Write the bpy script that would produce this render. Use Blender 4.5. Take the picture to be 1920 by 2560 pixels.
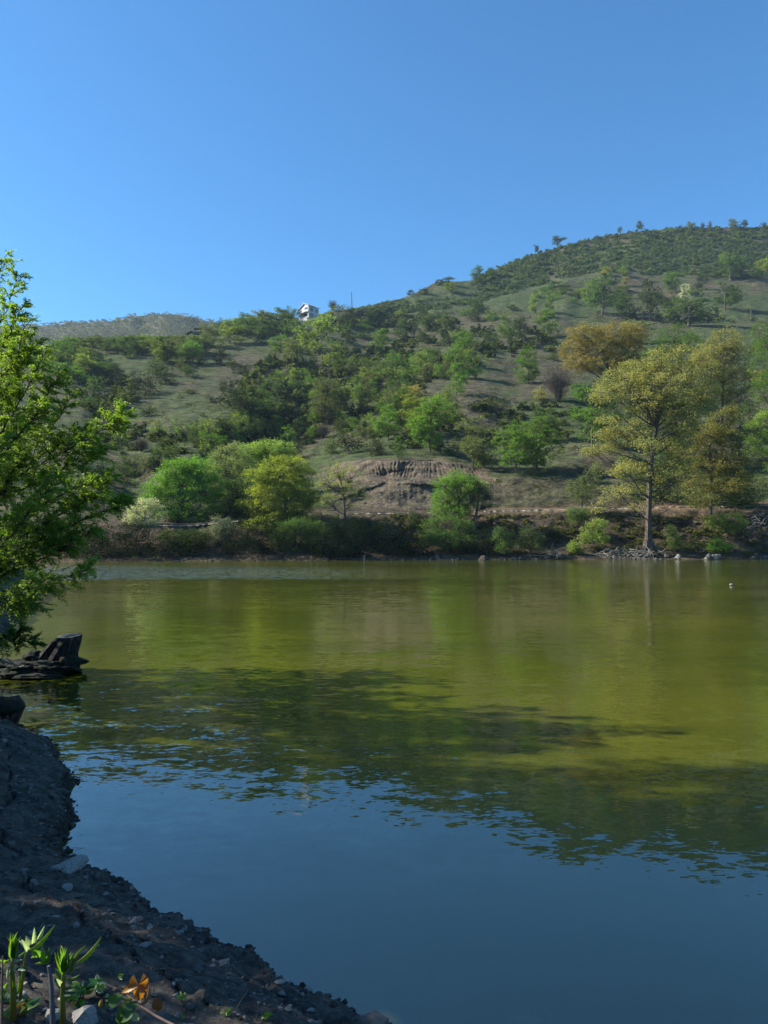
import bpy, math, random
import numpy as np
from mathutils import Vector, Matrix

# ---------------------------------------------------------------- camera, sky, sun, exposure
scene = bpy.context.scene
for o in list(bpy.data.objects):
    bpy.data.objects.remove(o)
F = 1849.0                      # focal length in photo pixels
CAMH = 2.6                      # eye height over the water
PITCH = math.atan(67 / F)
cam_d = bpy.data.cameras.new("camera")
cam = bpy.data.objects.new("camera", cam_d)
scene.collection.objects.link(cam)
cam_d.sensor_fit = 'VERTICAL'
cam_d.sensor_height = 24.0
cam_d.lens = 24.0 * F / 2560
cam_d.clip_start = 0.05
cam_d.clip_end = 9000
cam.location = (0, 0, CAMH)
cam.rotation_euler = (math.pi / 2 + PITCH, 0, 0)
scene.camera = cam

HAZE = 0.00010
SUN_AZ, SUN_EL = -86.0, 35.0    # azimuth measured from the view direction, minus = left
world = bpy.data.worlds.new("World")
scene.world = world
world.use_nodes = True
wn, wl = world.node_tree.nodes, world.node_tree.links
wn.clear()
sky = wn.new('ShaderNodeTexSky')
sky.sky_type = 'NISHITA'
sky.sun_disc = False
sky.sun_elevation = math.radians(SUN_EL)
sky.sun_rotation = math.radians(SUN_AZ)
sky.altitude = 600
sky.air_density = 1.15
sky.dust_density = 0.35
sky.ozone_density = 3.0
bg = wn.new('ShaderNodeBackground')
bg.inputs['Strength'].default_value = 0.068
tint = wn.new('ShaderNodeMix')
tint.data_type = 'RGBA'; tint.blend_type = 'MULTIPLY'
tint.inputs[0].default_value = 1.0
tint.inputs[7].default_value = (0.47, 0.98, 1.30, 1)
wo = wn.new('ShaderNodeOutputWorld')
wl.new(sky.outputs[0], tint.inputs[6]); wl.new(tint.outputs[2], bg.inputs[0]); wl.new(bg.outputs[0], wo.inputs[0])

sd = bpy.data.lights.new("sun", 'SUN')
sun = bpy.data.objects.new("sun", sd)
scene.collection.objects.link(sun)
sd.energy = 5.0
sd.angle = math.radians(0.53)
sd.color = (1.0, 0.945, 0.84)
_a, _e = math.radians(SUN_AZ), math.radians(SUN_EL)
SUNV = Vector((math.sin(_a) * math.cos(_e), math.cos(_a) * math.cos(_e), math.sin(_e)))
sun.rotation_euler = SUNV.to_track_quat('Z', 'Y').to_euler()
sun.location = SUNV * 400

vs = scene.view_settings
vs.view_transform = 'Standard'
vs.look = 'None'
vs.gamma = 1.0
vs.use_curve_mapping = False
vs.exposure = 1.25
scene.cycles.max_bounces = 6
scene.cycles.diffuse_bounces = 2
scene.cycles.glossy_bounces = 2
scene.cycles.transmission_bounces = 3
scene.cycles.volume_bounces = 0
scene.cycles.transparent_max_bounces = 4
scene.cycles.caustics_reflective = False
scene.cycles.caustics_refractive = False

R = np.random.default_rng(7)
random.seed(7)
COL = scene.collection

# ---------------------------------------------------------------- helpers
def frac(a):
    return a - np.floor(a)

def hsh(i, j, s):
    return frac(np.sin(i * 127.1 + j * 311.7 + s * 74.7) * 43758.5453)

def vn(x, y, s=0):
    x = np.asarray(x, float); y = np.asarray(y, float)
    xi, yi = np.floor(x), np.floor(y)
    u, v = x - xi, y - yi
    u = u * u * (3 - 2 * u); v = v * v * (3 - 2 * v)
    return (hsh(xi, yi, s) * (1 - u) + hsh(xi + 1, yi, s) * u) * (1 - v) + (hsh(xi, yi + 1, s) * (1 - u) + hsh(xi + 1, yi + 1, s) * u) * v

def fbm(x, y, s=0, o=4):
    r, a, n = 0, 0.5, 0
    for k in range(o):
        r = r + a * (vn(x * 2 ** k, y * 2 ** k, s + k) * 2 - 1); n += a; a *= 0.5
    return r / n

def sst(x):
    x = np.clip(x, 0, 1)
    return x * x * (3 - 2 * x)

def mesh_np(name, V, faces, mats=(), tint=None, smooth=False, fmat=None):
    """faces: list of (N,k) int arrays"""
    me = bpy.data.meshes.new(name)
    V = np.asarray(V, np.float32)
    me.vertices.add(len(V)); me.vertices.foreach_set("co", V.ravel())
    loops = np.concatenate([np.asarray(f).ravel() for f in faces]).astype(np.int32)
    tot = np.concatenate([np.full(len(f), np.asarray(f).shape[1]) for f in faces]).astype(np.int32)
    st = np.concatenate([[0], np.cumsum(tot)[:-1]]).astype(np.int32)
    me.loops.add(len(loops)); me.loops.foreach_set("vertex_index", loops)
    me.polygons.add(len(tot)); me.polygons.foreach_set("loop_start", st); me.polygons.foreach_set("loop_total", tot)
    for m in mats:
        me.materials.append(m)
    if fmat is not None:
        me.polygons.foreach_set("material_index", np.asarray(fmat, np.int32))
    me.polygons.foreach_set("use_smooth", np.full(len(tot), bool(smooth)))
    if tint is not None:
        at = me.attributes.new("tint", 'FLOAT', 'POINT')
        at.data.foreach_set("value", np.asarray(tint, np.float32))
    me.update(calc_edges=True)
    me.validate()
    return me

def obj(name, me, parent=None, loc=None, color=None):
    o = bpy.data.objects.new(name, me)
    COL.objects.link(o)
    if parent is not None: o.parent = parent
    if loc is not None: o.location = loc
    if color is not None: o.color = (*color, 1)
    return o

def tag(o, label=None, cat=None, group=None, kind=None):
    if label: o['label'] = label
    if cat: o['category'] = cat
    if group: o['group'] = group
    if kind: o['kind'] = kind
    return o

def thing(name, loc, label, cat, group=None):
    return tag(obj(name, None, None, loc), label, cat, group)

def frames(D):
    D = D / np.maximum(np.linalg.norm(D, axis=1, keepdims=True), 1e-9)
    up = np.where(np.abs(D[:, 2:3]) > 0.9, np.array([[1., 0, 0]]), np.array([[0, 0, 1.]]))
    A = np.cross(D, up); A /= np.linalg.norm(A, axis=1, keepdims=True)
    return D, A, np.cross(A, D)

class Geo:
    """collects tapered prisms, leaves and raw pieces for one mesh"""
    def __init__(s):
        s.V = []; s.Q = []; s.T = []; s.n = 0; s.tint = []
    def raw(s, V, Q=None, T=None, tint=0.5):
        V = np.asarray(V, float)
        if Q is not None and len(Q): s.Q.append(np.asarray(Q) + s.n)
        if T is not None and len(T): s.T.append(np.asarray(T) + s.n)
        s.V.append(V); s.n += len(V)
        s.tint.append(np.broadcast_to(tint, (len(V),)).astype(float) if np.ndim(tint) <= 1 else tint)
    def prisms(s, P0, P1, r0, r1, k=4):
        P0, P1 = np.atleast_2d(P0).astype(float), np.atleast_2d(P1).astype(float)
        n = len(P0)
        r0 = np.broadcast_to(r0, (n,)); r1 = np.broadcast_to(r1, (n,))
        D, A, B = frames(P1 - P0)
        an = np.arange(k) * 2 * np.pi / k
        c, sn = np.cos(an), np.sin(an)
        ring = A[:, None, :] * c[None, :, None] + B[:, None, :] * sn[None, :, None]
        V = np.concatenate([P0[:, None] + ring * r0[:, None, None], P1[:, None] + ring * r1[:, None, None]], 1).reshape(-1, 3)
        b = (np.arange(n) * 2 * k)[:, None]
        j = np.arange(k)[None]; j2 = (j + 1) % k
        Q = np.stack([b + j, b + j2, b + k + j2, b + k + j], -1).reshape(-1, 4)
        s.raw(V, Q)
    def tube(s, P, rad, k=8, seed=0, rough=0.0, caps=True):
        """continuous tube through the points P with radii rad"""
        P = np.asarray(P, float); m = len(P)
        T = np.gradient(P, axis=0)
        D, A, B = frames(T)
        for i in range(1, m):            # keep the frames from twisting
            a = A[i - 1] - D[i] * np.dot(A[i - 1], D[i]); a /= np.linalg.norm(a) + 1e-9
            A[i] = a; B[i] = np.cross(a, D[i])
        an = np.arange(k) * 2 * np.pi / k
        rad = np.asarray(rad, float)
        rr = rad[:, None] * (1 + rough * (hsh(np.arange(m)[:, None] * 1.7, np.arange(k)[None] * 2.3, seed) - 0.5) * 2)
        V = P[:, None] + (A[:, None] * np.cos(an)[None, :, None] + B[:, None] * np.sin(an)[None, :, None]) * rr[:, :, None]
        i = np.arange(m - 1)[:, None] * k; j = np.arange(k)[None]; j2 = (j + 1) % k
        Q = np.stack([i + j, i + j2, i + k + j2, i + k + j], -1).reshape(-1, 4)
        V = V.reshape(-1, 3); T3 = []
        if caps:
            n0 = len(V); V = np.concatenate([V, P[:1], P[-1:]])
            T3 = [(n0, (a + 1) % k, a) for a in range(k)] + [(n0 + 1, (m - 1) * k + a, (m - 1) * k + (a + 1) % k) for a in range(k)]
        s.raw(V, Q, T3)
    def leaves(s, C, L, W, rng, up=0.6, tint=None, D=None, droop=0.0):
        """rhombic leaves: C centres"""
        n = len(C)
        N = rng.normal(size=(n, 3)); N /= np.linalg.norm(N, axis=1, keepdims=True)
        N[:, 2] = np.abs(N[:, 2]) + up; N /= np.linalg.norm(N, axis=1, keepdims=True)
        d = rng.normal(size=(n, 3)) if D is None else D + rng.normal(size=(n, 3)) * 0.35
        d[:, 2] -= droop
        d -= N * (d * N).sum(1, keepdims=True); d /= np.linalg.norm(d, axis=1, keepdims=True) + 1e-9
        b = np.cross(N, d)
        L = np.broadcast_to(L, (n,))[:, None]; W = np.broadcast_to(W, (n,))[:, None]
        V = np.stack([C - d * L * .5, C + b * W * .5 + N * W * .12, C + d * L * .5, C - b * W * .5 + N * W * .12], 1).reshape(-1, 3)
        Q = np.arange(n * 4).reshape(n, 4)
        t = rng.random(n) if tint is None else tint
        s.raw(V, Q, tint=np.repeat(t, 4))
    def mesh(s, name, mats, smooth=False):
        fs = []
        if s.Q: fs.append(np.concatenate(s.Q))
        if s.T: fs.append(np.concatenate(s.T))
        return mesh_np(name, np.concatenate(s.V), fs, mats, np.concatenate(s.tint), smooth)

# ---------------------------------------------------------------- materials
def new_mat(name):
    m = bpy.data.materials.new(name); m.use_nodes = True
    m.node_tree.nodes.clear()
    return m, m.node_tree.nodes, m.node_tree.links

class NT:
    def __init__(s, name):
        s.m, s.n, s.l = new_mat(name)
        s.out = s.n.new('ShaderNodeOutputMaterial')
    def node(s, t, **kw):
        nd = s.n.new(t)
        for k, v in kw.items():
            if k.startswith('i_'):
                nd.inputs[int(k[2:])].default_value = v
            else: setattr(nd, k, v)
        return nd
    def link(s, a, b): s.l.new(a, b)
    def val(s, sock, v):
        if isinstance(v, bpy.types.NodeSocket): s.l.new(v, sock)
        else: sock.default_value = v
    def math(s, op, a, b=0.0, c=0.0, clamp=False):
        nd = s.n.new('ShaderNodeMath'); nd.operation = op; nd.use_clamp = clamp
        s.val(nd.inputs[0], a); s.val(nd.inputs[1], b); s.val(nd.inputs[2], c)
        return nd.outputs[0]
    def vmath(s, op, a, b=(0, 0, 0), sc=None):
        nd = s.n.new('ShaderNodeVectorMath'); nd.operation = op
        s.val(nd.inputs[0], a); s.val(nd.inputs[1], b)
        if sc is not None: s.val(nd.inputs['Scale'], sc)
        return nd.outputs[0]
    def mix(s, f, a, b, blend='MIX'):
        nd = s.n.new('ShaderNodeMix'); nd.data_type = 'RGBA'; nd.blend_type = blend
        s.val(nd.inputs[0], f); s.val(nd.inputs[6], a); s.val(nd.inputs[7], b)
        return nd.outputs[2]
    def noise(s, vec, scale, detail=4, rough=0.6, out=0):
        nd = s.n.new('ShaderNodeTexNoise'); nd.inputs['Scale'].default_value = scale
        nd.inputs['Detail'].default_value = detail; nd.inputs['Roughness'].default_value = rough
        if vec is not None: s.l.new(vec, nd.inputs['Vector'])
        return nd.outputs[out]
    def ramp(s, f, lo, hi, a=0.0, b=1.0):
        nd = s.n.new('ShaderNodeMapRange'); nd.interpolation_type = 'SMOOTHSTEP'
        s.val(nd.inputs[0], f); s.val(nd.inputs[1], lo); s.val(nd.inputs[2], hi); s.val(nd.inputs[3], a); s.val(nd.inputs[4], b)
        return nd.outputs[0]
    def pos(s):
        return s.n.new('ShaderNodeNewGeometry').outputs['Position']
    def objco(s):
        return s.n.new('ShaderNodeTexCoord').outputs['Object']
    def mapping(s, v, sc=(1, 1, 1), rot=(0, 0, 0)):
        nd = s.n.new('ShaderNodeMapping'); nd.inputs['Scale'].default_value = sc; nd.inputs['Rotation'].default_value = rot
        s.l.new(v, nd.inputs[0]); return nd.outputs[0]
    def attr(s, name, out='Fac'):
        nd = s.n.new('ShaderNodeAttribute'); nd.attribute_name = name; return nd.outputs[out]
    def bump(s, h, strength=0.5, dist=0.1):
        nd = s.n.new('ShaderNodeBump'); nd.inputs['Strength'].default_value = strength; nd.inputs['Distance'].default_value = dist
        s.l.new(h, nd.inputs['Height']); return nd.outputs[0]
    def principled(s, color, rough=0.8, normal=None, spec=0.3, **kw):
        nd = s.n.new('ShaderNodeBsdfPrincipled')
        s.val(nd.inputs['Base Color'], color); s.val(nd.inputs['Roughness'], rough)
        nd.inputs['Specular IOR Level'].default_value = spec
        if normal is not None: s.l.new(normal, nd.inputs['Normal'])
        for k, v in kw.items(): s.val(nd.inputs[k], v)
        s.l.new(nd.outputs[0], s.out.inputs[0])
        return nd

def simple(name, c, var=0.25, scale=8, rough=0.8, bump=0.3, dist=0.02, sc=(1, 1, 1), spec=0.3):
    t = NT(name); p = t.mapping(t.objco(), sc)
    n = t.noise(p, scale, 6)
    lo = tuple(x * (1 - var) for x in c) + (1,); hi = tuple(min(1, x * (1 + var)) for x in c) + (1,)
    t.principled(t.mix(t.ramp(n, .3, .7), lo, hi), rough, t.bump(n, bump, dist), spec)
    return t.m

def foliage_mat(name, trans=0.45, gloss=0.0, ylw=0.25):
    """leaf colour comes from the object colour, each leaf varies a little"""
    t = NT(name)
    oi = t.n.new('ShaderNodeObjectInfo')
    ti = t.attr('tint')
    base = t.mix(ti, t.mix(1.0, oi.outputs['Color'], (0.62, 0.72, 0.8, 1), 'MULTIPLY'), t.mix(1.0, oi.outputs['Color'], (1.45, 1.3, 0.95, 1), 'MULTIPLY'))
    hs = t.n.new('ShaderNodeHueSaturation'); t.link(base, hs.inputs['Color'])
    t.link(t.math('MULTIPLY_ADD', oi.outputs['Random'], 0.016, 0.494), hs.inputs['Hue'])
    t.link(t.math('MULTIPLY_ADD', oi.outputs['Random'], 0.3, 0.85), hs.inputs['Value'])
    d = t.n.new('ShaderNodeBsdfDiffuse'); t.link(hs.outputs[0], d.inputs[0])
    tr = t.n.new('ShaderNodeBsdfTranslucent')
    t.link(t.mix(1.0, hs.outputs[0], (1.25, 1.3, 0.55, 1), 'MULTIPLY'), tr.inputs[0])
    mx = t.n.new('ShaderNodeMixShader'); mx.inputs[0].default_value = trans
    t.link(d.outputs[0], mx.inputs[1]); t.link(tr.outputs[0], mx.inputs[2])
    g = t.n.new('ShaderNodeBsdfGlossy'); g.inputs['Roughness'].default_value = 0.45
    g.inputs[0].default_value = (0.9, 0.95, 0.9, 1)
    m2 = t.n.new('ShaderNodeMixShader'); m2.inputs[0].default_value = gloss
    t.link(mx.outputs[0], m2.inputs[1]); t.link(g.outputs[0], m2.inputs[2])
    t.link(m2.outputs[0], t.out.inputs[0])
    return t.m

M_LEAF = foliage_mat("foliage")
M_LEAFN = foliage_mat("near_foliage", 0.6, 0.03)
M_BARK = simple("bark", (0.085, 0.066, 0.05), 0.5, 3, 0.9, 0.8, 0.08, (3, 3, .5))
M_BARKD = simple("dark_bark", (0.05, 0.042, 0.034), 0.5, 14, 0.9, 0.7, 0.02, (2, 2, .6))
M_TWIG = simple("twig_bark", (0.075, 0.06, 0.045), 0.3, 5, 0.9, 0.2, 0.01)
M_DEAD = simple("weathered_wood", (0.20, 0.18, 0.15), 0.4, 6, 0.9, 0.6, 0.03, (3, 3, .6))
M_STONE = simple("stone", (0.24, 0.225, 0.20), 0.35, 9, 0.85, 0.5, 0.02)

# ---------------------------------------------------------------- the far hillside
CP, SP = math.cos(PITCH), math.sin(PITCH)
def tan_e(py):
    yv = (1280 - np.asarray(py, float)) / F
    return (SP + yv * CP) / (CP - yv * SP)
def ray_pt(px, py, Y):
    """the point at forward distance Y that the photo shows at (px, py)"""
    yv = (1280 - np.asarray(py, float)) / F
    X = (np.asarray(px, float) - 960) / F / (CP - yv * SP) * Y
    return np.stack(np.broadcast_arrays(X, Y, CAMH + tan_e(py) * Y), -1)
def py_of(te):
    return 1280 - F * np.tan(np.arctan(te) - PITCH)
def water_pt(px, py):
    return ray_pt(px, py, -CAMH / tan_e(py))

def y_shore(px):
    b = np.interp(px, [-2600, -1200, -300, 0, 300, 700, 1200, 1920, 2600, 4600], [34, 55, 72, 80, 84, 88, 92, 95, 92, 70])
    return b + 0.8 * fbm(px / 90., px * 0 + 3.3, 11) + 0.3 * fbm(px / 14., px * 0 + 1.3, 12)
T_T = [0, 14, 50, 95, 112, 122, 128, 200, 250, 400, 500, 600, 700, 830, 900, 1000]
T_Y = [0, 2, 5.5, 8.5, 10, 11.5, 13, 24, 34, 100, 170, 290, 390, 530, 650, 900]
def ridge_py(px):
    b = np.interp(px, [-2600, -1000, -200, 0, 200, 350, 500, 600, 700, 760, 830, 900, 1000, 1060, 1080, 1100, 1150, 1180, 1200, 1300, 1400, 1500, 1600, 1700, 1920, 2200, 3000, 4600],
                  [1000, 930, 885, 868, 862, 852, 826, 815, 800, 792, 778, 768, 747, 722, 709, 703, 703, 700, 690, 647, 617, 592, 578, 571, 568, 575, 640, 800])
    return b + 1.6 * fbm(px / 25., px * 0 + 9.1, 21) * (px > 900)
def path_t(px):
    return np.interp(px, [-500, 330, 480, 620, 780, 1080, 1400, 1920, 2600], [92, 95, 92, 105, 119, 121, 128, 137, 140])
def gully(px, py, axis, wl, wr, amp):
    ax = np.interp(py, [a[1] for a in axis], [a[0] for a in axis])
    d = px - ax
    s = np.where(d < 0, 1 - sst(-d / wl), 1 - sst(d / wr))
    e = sst((py - axis[0][1]) / 50.) * sst((axis[-1][1] - py) / 60.)
    return amp * s * e
def step_at(px, py, line, amp, soft, x0, x1):
    ly = np.interp(px, [a[0] for a in line], [a[1] for a in line])
    m = sst((px - x0) / 60.) * sst((x1 - px) / 60.)
    return amp * m * sst((ly - py) / soft + .5)
def ridges(q):
    """tooth marks of an excavator: rounded crests, sharp troughs"""
    return np.abs(np.sin(q * np.pi))
def scarp_masks(px, py):
    edge = 6 * fbm(px / 22., py / 22., 31)
    top = np.interp(px, [830, 900, 1100, 1215], [1158, 1146, 1150, 1166]) + edge * .6
    bot = np.interp(px, [830, 900, 1000, 1100, 1215], [1190, 1186, 1196, 1206, 1215]) + edge * .5
    m1 = sst((px - 820) / 40.) * sst((1225 - px) / 40.) * sst((py - top) / 5.) * sst((bot - py) / 6.)
    t2 = np.interp(px, [800, 900, 960, 1020, 1060, 1140], [1262, 1228, 1204, 1207, 1208, 1215]) + edge
    m2 = sst((px - 800) / 90.) * sst((1150 - px) / 25.) * sst((py - t2) / 5.) * sst((1282 - py) / 25.)
    return m1, m2
def terr_Y(px, py):
    px = np.asarray(px, float); py = np.asarray(py, float)
    ysh = y_shore(px); t = py_of(-CAMH / ysh) - py
    Y = ysh + np.interp(t, T_T, T_Y)
    w = sst(t / 220.)
    Y = Y * (1 + w * (0.050 * fbm(px / 300., py / 150., 1, 3) + 0.016 * fbm(px / 70., py / 36., 2, 3)) + sst(t / 60.) * 0.004 * fbm(px / 16., py / 9., 4, 3))
    Y += gully(px, py, [(960, 770), (900, 850), (850, 900), (800, 950), (775, 1000), (745, 1050), (700, 1110), (620, 1180), (520, 1270)], 200, 330, 36)
    Y += gully(px, py, [(1420, 800), (1350, 860), (1290, 940), (1265, 1040), (1215, 1130), (1230, 1200)], 100, 240, 8)
    Y += gully(px, py, [(330, 1010), (300, 1080), (330, 1200), (300, 1330)], 150, 120, 7)
    Y += step_at(px, py, [(860, 893), (1000, 858), (1100, 838), (1200, 812), (1330, 792), (1420, 770)], 16, 9, 860, 1430)
    Y += step_at(px, py, [(880, 800), (1180, 765), (1300, 730), (1450, 690), (1600, 660)], 14, 9, 940, 1600)
    Y += step_at(px, py, [(200, 1060), (400, 1052), (600, 1010), (680, 950), (740, 880)], 10, 40, 200, 760)
    Y += step_at(px, py, [(1200, 860), (1500, 810), (1920, 812), (2300, 800)], 12, 9, 1400, 2300)
    tp = path_t(px)
    Y += 3.2 * sst((t - tp) / 2.5)
    m1, m2 = scarp_masks(px, py)
    q = (px + (py - 1150) * -0.32 + 26 * fbm(px / 50., py / 50., 6)) / 9.5
    Y += m1 * (0.58 * (1 - ridges(q)) * (0.25 + 1.0 * vn(px / 16., py / 22., 8))) - m1 * 0.10 * (1196 - py) * 0.6
    Y += m2 * (0.9 + 0.25 * fbm(px / 14., py / 30., 9)) 
    return Y
def terr(px, py):
    py = np.maximum(py, ridge_py(np.asarray(px, float)))
    return ray_pt(px, py, terr_Y(px, py))

cols = np.concatenate([np.arange(-2600, -100, 50), np.arange(-100, 780, 5), np.arange(780, 1240, 2.2), np.arange(1240, 2020, 5), np.arange(2020, 4601, 50)]).astype(float)
NR = 300
s_ = np.linspace(0, 1, NR)
PX = np.repeat(cols[None], NR, 0)
shp = py_of(-CAMH / y_shore(cols)); rdp = ridge_py(cols)
PY = shp[None] * (1 - s_[:, None]) + rdp[None] * s_[:, None]
G = ray_pt(PX, PY, terr_Y(PX, PY))
def push(P, dY, z):      # continue a row of points along its own direction
    k = (P[:, 1] + dY) / P[:, 1]
    Q = P * k[:, None]; Q[:, 2] = z; return Q
low = [push(G[0], -9, -2.5), push(G[0], -1.2, -0.35)]
hz = G[-1][:, 2]
high = [push(G[-1], 12, hz + 0.2), push(G[-1], 40, hz - 6), push(G[-1], 130, hz - 45), push(G[-1], 420, hz * 0 - 1)]
ALL = np.concatenate([np.stack(low), G, np.stack(high)])
nr, nc = ALL.shape[:2]
i = np.arange(nr - 1)[:, None] * nc; j = np.arange(nc - 1)[None]
Q = np.stack([i + j, i + j + 1, i + nc + j + 1, i + nc + j], -1).reshape(-1, 4)
# ground cover of every vertex: grass, dry earth, cut soil, shore earth
padPX = np.concatenate([PX[:2], PX, PX[:4]]); padPY = np.concatenate([PY[:1], PY[:1], PY, PY[-1:], PY[-1:], PY[-1:], PY[-1:]])
n1 = fbm(padPX / 120., padPY / 45., 41); n2 = fbm(padPX / 30., padPY / 12., 42)
def blob(cx, cy, rx, ry, soft=0.5):
    return sst((1.3 - np.hypot((padPX - cx) / rx, (padPY - cy) / ry) + .35 * n2) / soft)
green = np.array([0.054, 0.076, 0.030]); dry = np.array([0.080, 0.072, 0.048]); soil = np.array([0.122, 0.101, 0.078]); shore_c = np.array([0.080, 0.060, 0.044])
w_dry = sst(0.36 + 1.2 * n1 + 0.6 * n2)
for b in [(640, 930, 110, 45), (1250, 820, 200, 40), (1000, 850, 120, 25), (1040, 705, 60, 30), (1350, 930, 120, 60), (1400, 1230, 260, 40), (1180, 1000, 80, 60), (1330, 870, 60, 60), (1000, 1050, 60, 40)]:
    w_dry = np.maximum(w_dry, 0.85 * blob(*b))
for b in [(560, 850, 140, 22), (470, 1020, 190, 35), (1830, 770, 110, 30), (1010, 1120, 120, 22), (1250, 740, 200, 18)]:
    w_dry = w_dry * (1 - 0.8 * blob(*b))
C = green * (1 - w_dry[..., None]) + dry * w_dry[..., None]
a1, a2 = scarp_masks(padPX, padPY)
w = np.clip(blob(1010, 1200, 200, 48, .4) + a1 + a2, 0, 1)[..., None]
C = C * (1 - w) + soil * w
tt = shp[None] - padPY
w = (1 - sst((tt - path_t(padPX) - 4) / 10.))[..., None] * 0.9
C = C * (1 - w) + shore_c * (1 + 0.3 * n2[..., None]) * w
w = (np.exp(-((tt - path_t(padPX) + 3) / 7.) ** 2) * sst((padPX - 1150) / 100.))[..., None] * .7
C = C * (1 - w) + np.array([0.2, 0.145, 0.10]) * w

def ground_mat():
    t = NT("hillside_ground")
    p = t.pos()
    a = t.attr('cover', 'Color')
    n0 = t.noise(t.mapping(p, (1, 1, 2.2)), 0.35, 7, .68)
    n3 = t.noise(t.mapping(p, (1, 1, 3)), 2.4, 4, .7)
    n4 = t.noise(t.mapping(p, (1, 1, 1)), 0.07, 4, .6)
    c = t.mix(1.0, a, t.mix(t.ramp(n0, .32, .68), (0.42, 0.46, 0.48, 1), (1.6, 1.5, 1.3, 1)), 'MULTIPLY')
    c = t.mix(1.0, c, t.mix(t.ramp(n3, .3, .7), (0.6, 0.6, 0.63, 1), (1.4, 1.4, 1.35, 1)), 'MULTIPLY')
    c = t.mix(1.0, c, t.mix(t.ramp(n4, .3, .7), (0.85, 0.92, 0.85, 1), (1.15, 1.06, 1.1, 1)), 'MULTIPLY')
    nb = t.noise(t.mapping(p, (.12, .12, 2.6)), 1.0, 4, .65)      # sheep tracks along the contours
    c = t.mix(t.ramp(nb, .56, .63, 0, .55), c, (0.11, 0.095, 0.070, 1))
    ns = t.noise(t.mapping(p, (1, 1, 1.6)), 1.1, 5, .75)          # tufts and low herbs
    c = t.mix(t.ramp(ns, .56, .64, 0, .75), c, (0.022, 0.036, 0.014, 1))
    ng = t.noise(t.mapping(p, (1, 1, 1.6)), 4.5, 3, .7)
    c = t.mix(t.ramp(ng, .60, .72, 0, .5), c, (0.16, 0.15, 0.10, 1))
    h = t.math('ADD', t.math('ADD', t.math('MULTIPLY', n0, 1.0), t.math('MULTIPLY', n3, 0.35)), t.math('MULTIPLY', ns, .8))
    t.principled(c, 0.95, t.bump(h, 0.9, 0.9), 0.1)
    return t.m
me = mesh_np("hillside", ALL.reshape(-1, 3), [Q], [ground_mat()], None, True)
ca = me.color_attributes.new("cover", 'FLOAT_COLOR', 'POINT')
ca.data.foreach_set("color", np.concatenate([C.reshape(-1, 3), np.ones((nr * nc, 1))], 1).astype(np.float32).ravel())
tag(obj("hillside", me), "steep far hillside of grass and bare earth above the lake", kind="structure")

# footpath on its bench: pale trodden earth
pxs = np.concatenate([np.arange(392, 600, 4), np.arange(600, 2100, 4)]).astype(float)
tpp = path_t(pxs)
py0 = py_of(-CAMH / y_shore(pxs)) - tpp
inner = ray_pt(pxs, py0 - 3.5, terr_Y(pxs, py0 - 3.5)); outer = ray_pt(pxs, py0 + 2.5, terr_Y(pxs, py0 + 2.5) - 0.25)
outer2 = outer.copy(); outer[:, 2] = outer[:, 2] + .02; outer2[:, 2] -= np.where(pxs < 700, .10, .22); outer2[:, 1] -= .08
inner[:, 2] = outer[:, 2] + np.where(pxs < 700, .10, .26); inner[:, 1] += .3
wob = fbm(pxs / 9., pxs * 0, 51) * 0.06
outer[:, 2] += wob
n = len(pxs); V = np.concatenate([outer2, outer, inner]); a = np.arange(n - 1)
Q = np.concatenate([np.stack([a, a + 1, a + n + 1, a + n], -1), np.stack([a + n, a + n + 1, a + 2 * n + 1, a + 2 * n], -1)])
tag(obj("footpath", mesh_np("footpath", V, [Q], [simple("trodden_earth", (0.30, 0.26, 0.20), .25, 1.5, .95, .4, .1)], None, False)), kind="structure")

# valley floor and land beyond, out to the horizon
gp = simple("far_land_ground", (0.10, 0.11, 0.06), .3, .05, .95, .2, .5)
def grid(x0, x1, y0, y1, z, nx=24, ny=24):
    xs, ys = np.linspace(x0, x1, nx), np.linspace(y0, y1, ny)
    X, Y = np.meshgrid(xs, ys); V = np.stack([X, Y, X * 0 + z], -1).reshape(-1, 3)
    i = np.arange(ny - 1)[:, None] * nx; j = np.arange(nx - 1)[None]
    return V, np.stack([i + j, i + j + 1, i + nx + j + 1, i + nx + j], -1).reshape(-1, 4)
V, Q = grid(-2600, 2600, -1200, 3200, -3.0)
tag(obj("ground", mesh_np("ground", V, [Q], [gp])), kind="structure")

# distant wooded hill beyond the ridge
dx = np.arange(-900, 1000, 12.)
drp = np.interp(dx, [-900, -300, 50, 130, 230, 300, 330, 400, 450, 500, 540, 580, 620, 700, 800, 1000], [880, 830, 814, 808, 803, 797, 787, 783, 784, 794, 803, 812, 822, 850, 870, 900])
rows_ = np.linspace(0, 1, 26)
DPY = (drp[None] + 4) * rows_[:, None] + 960 * (1 - rows_[:, None])
DPX = np.repeat(dx[None], 26, 0)
DYY = 760 + 420 * rows_[:, None] + 60 * fbm(DPX / 70., DPY / 60., 61)
DG = ray_pt(DPX, DPY, DYY)
back = [push(DG[-1], 60, DG[-1][:, 2] - 8), push(DG[-1], 500, DG[-1][:, 2] * 0 + 20)]
front = [push(DG[0], -60, DG[0][:, 2] * 0 - 1)]
DA = np.concatenate([np.stack(front), DG, np.stack(back)])
nr2, nc2 = DA.shape[:2]
i = np.arange(nr2 - 1)[:, None] * nc2; j = np.arange(nc2 - 1)[None]
Q = np.stack([i + j, i + j + 1, i + nc2 + j + 1, i + nc2 + j], -1).reshape(-1, 4)
tag(obj("distant_hill", mesh_np("distant_hill", DA.reshape(-1, 3), [Q], [simple("distant_hill_ground", (0.05, 0.045, 0.03), .3, .03, .95, .2, 1)], None, True)), kind="structure")
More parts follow.
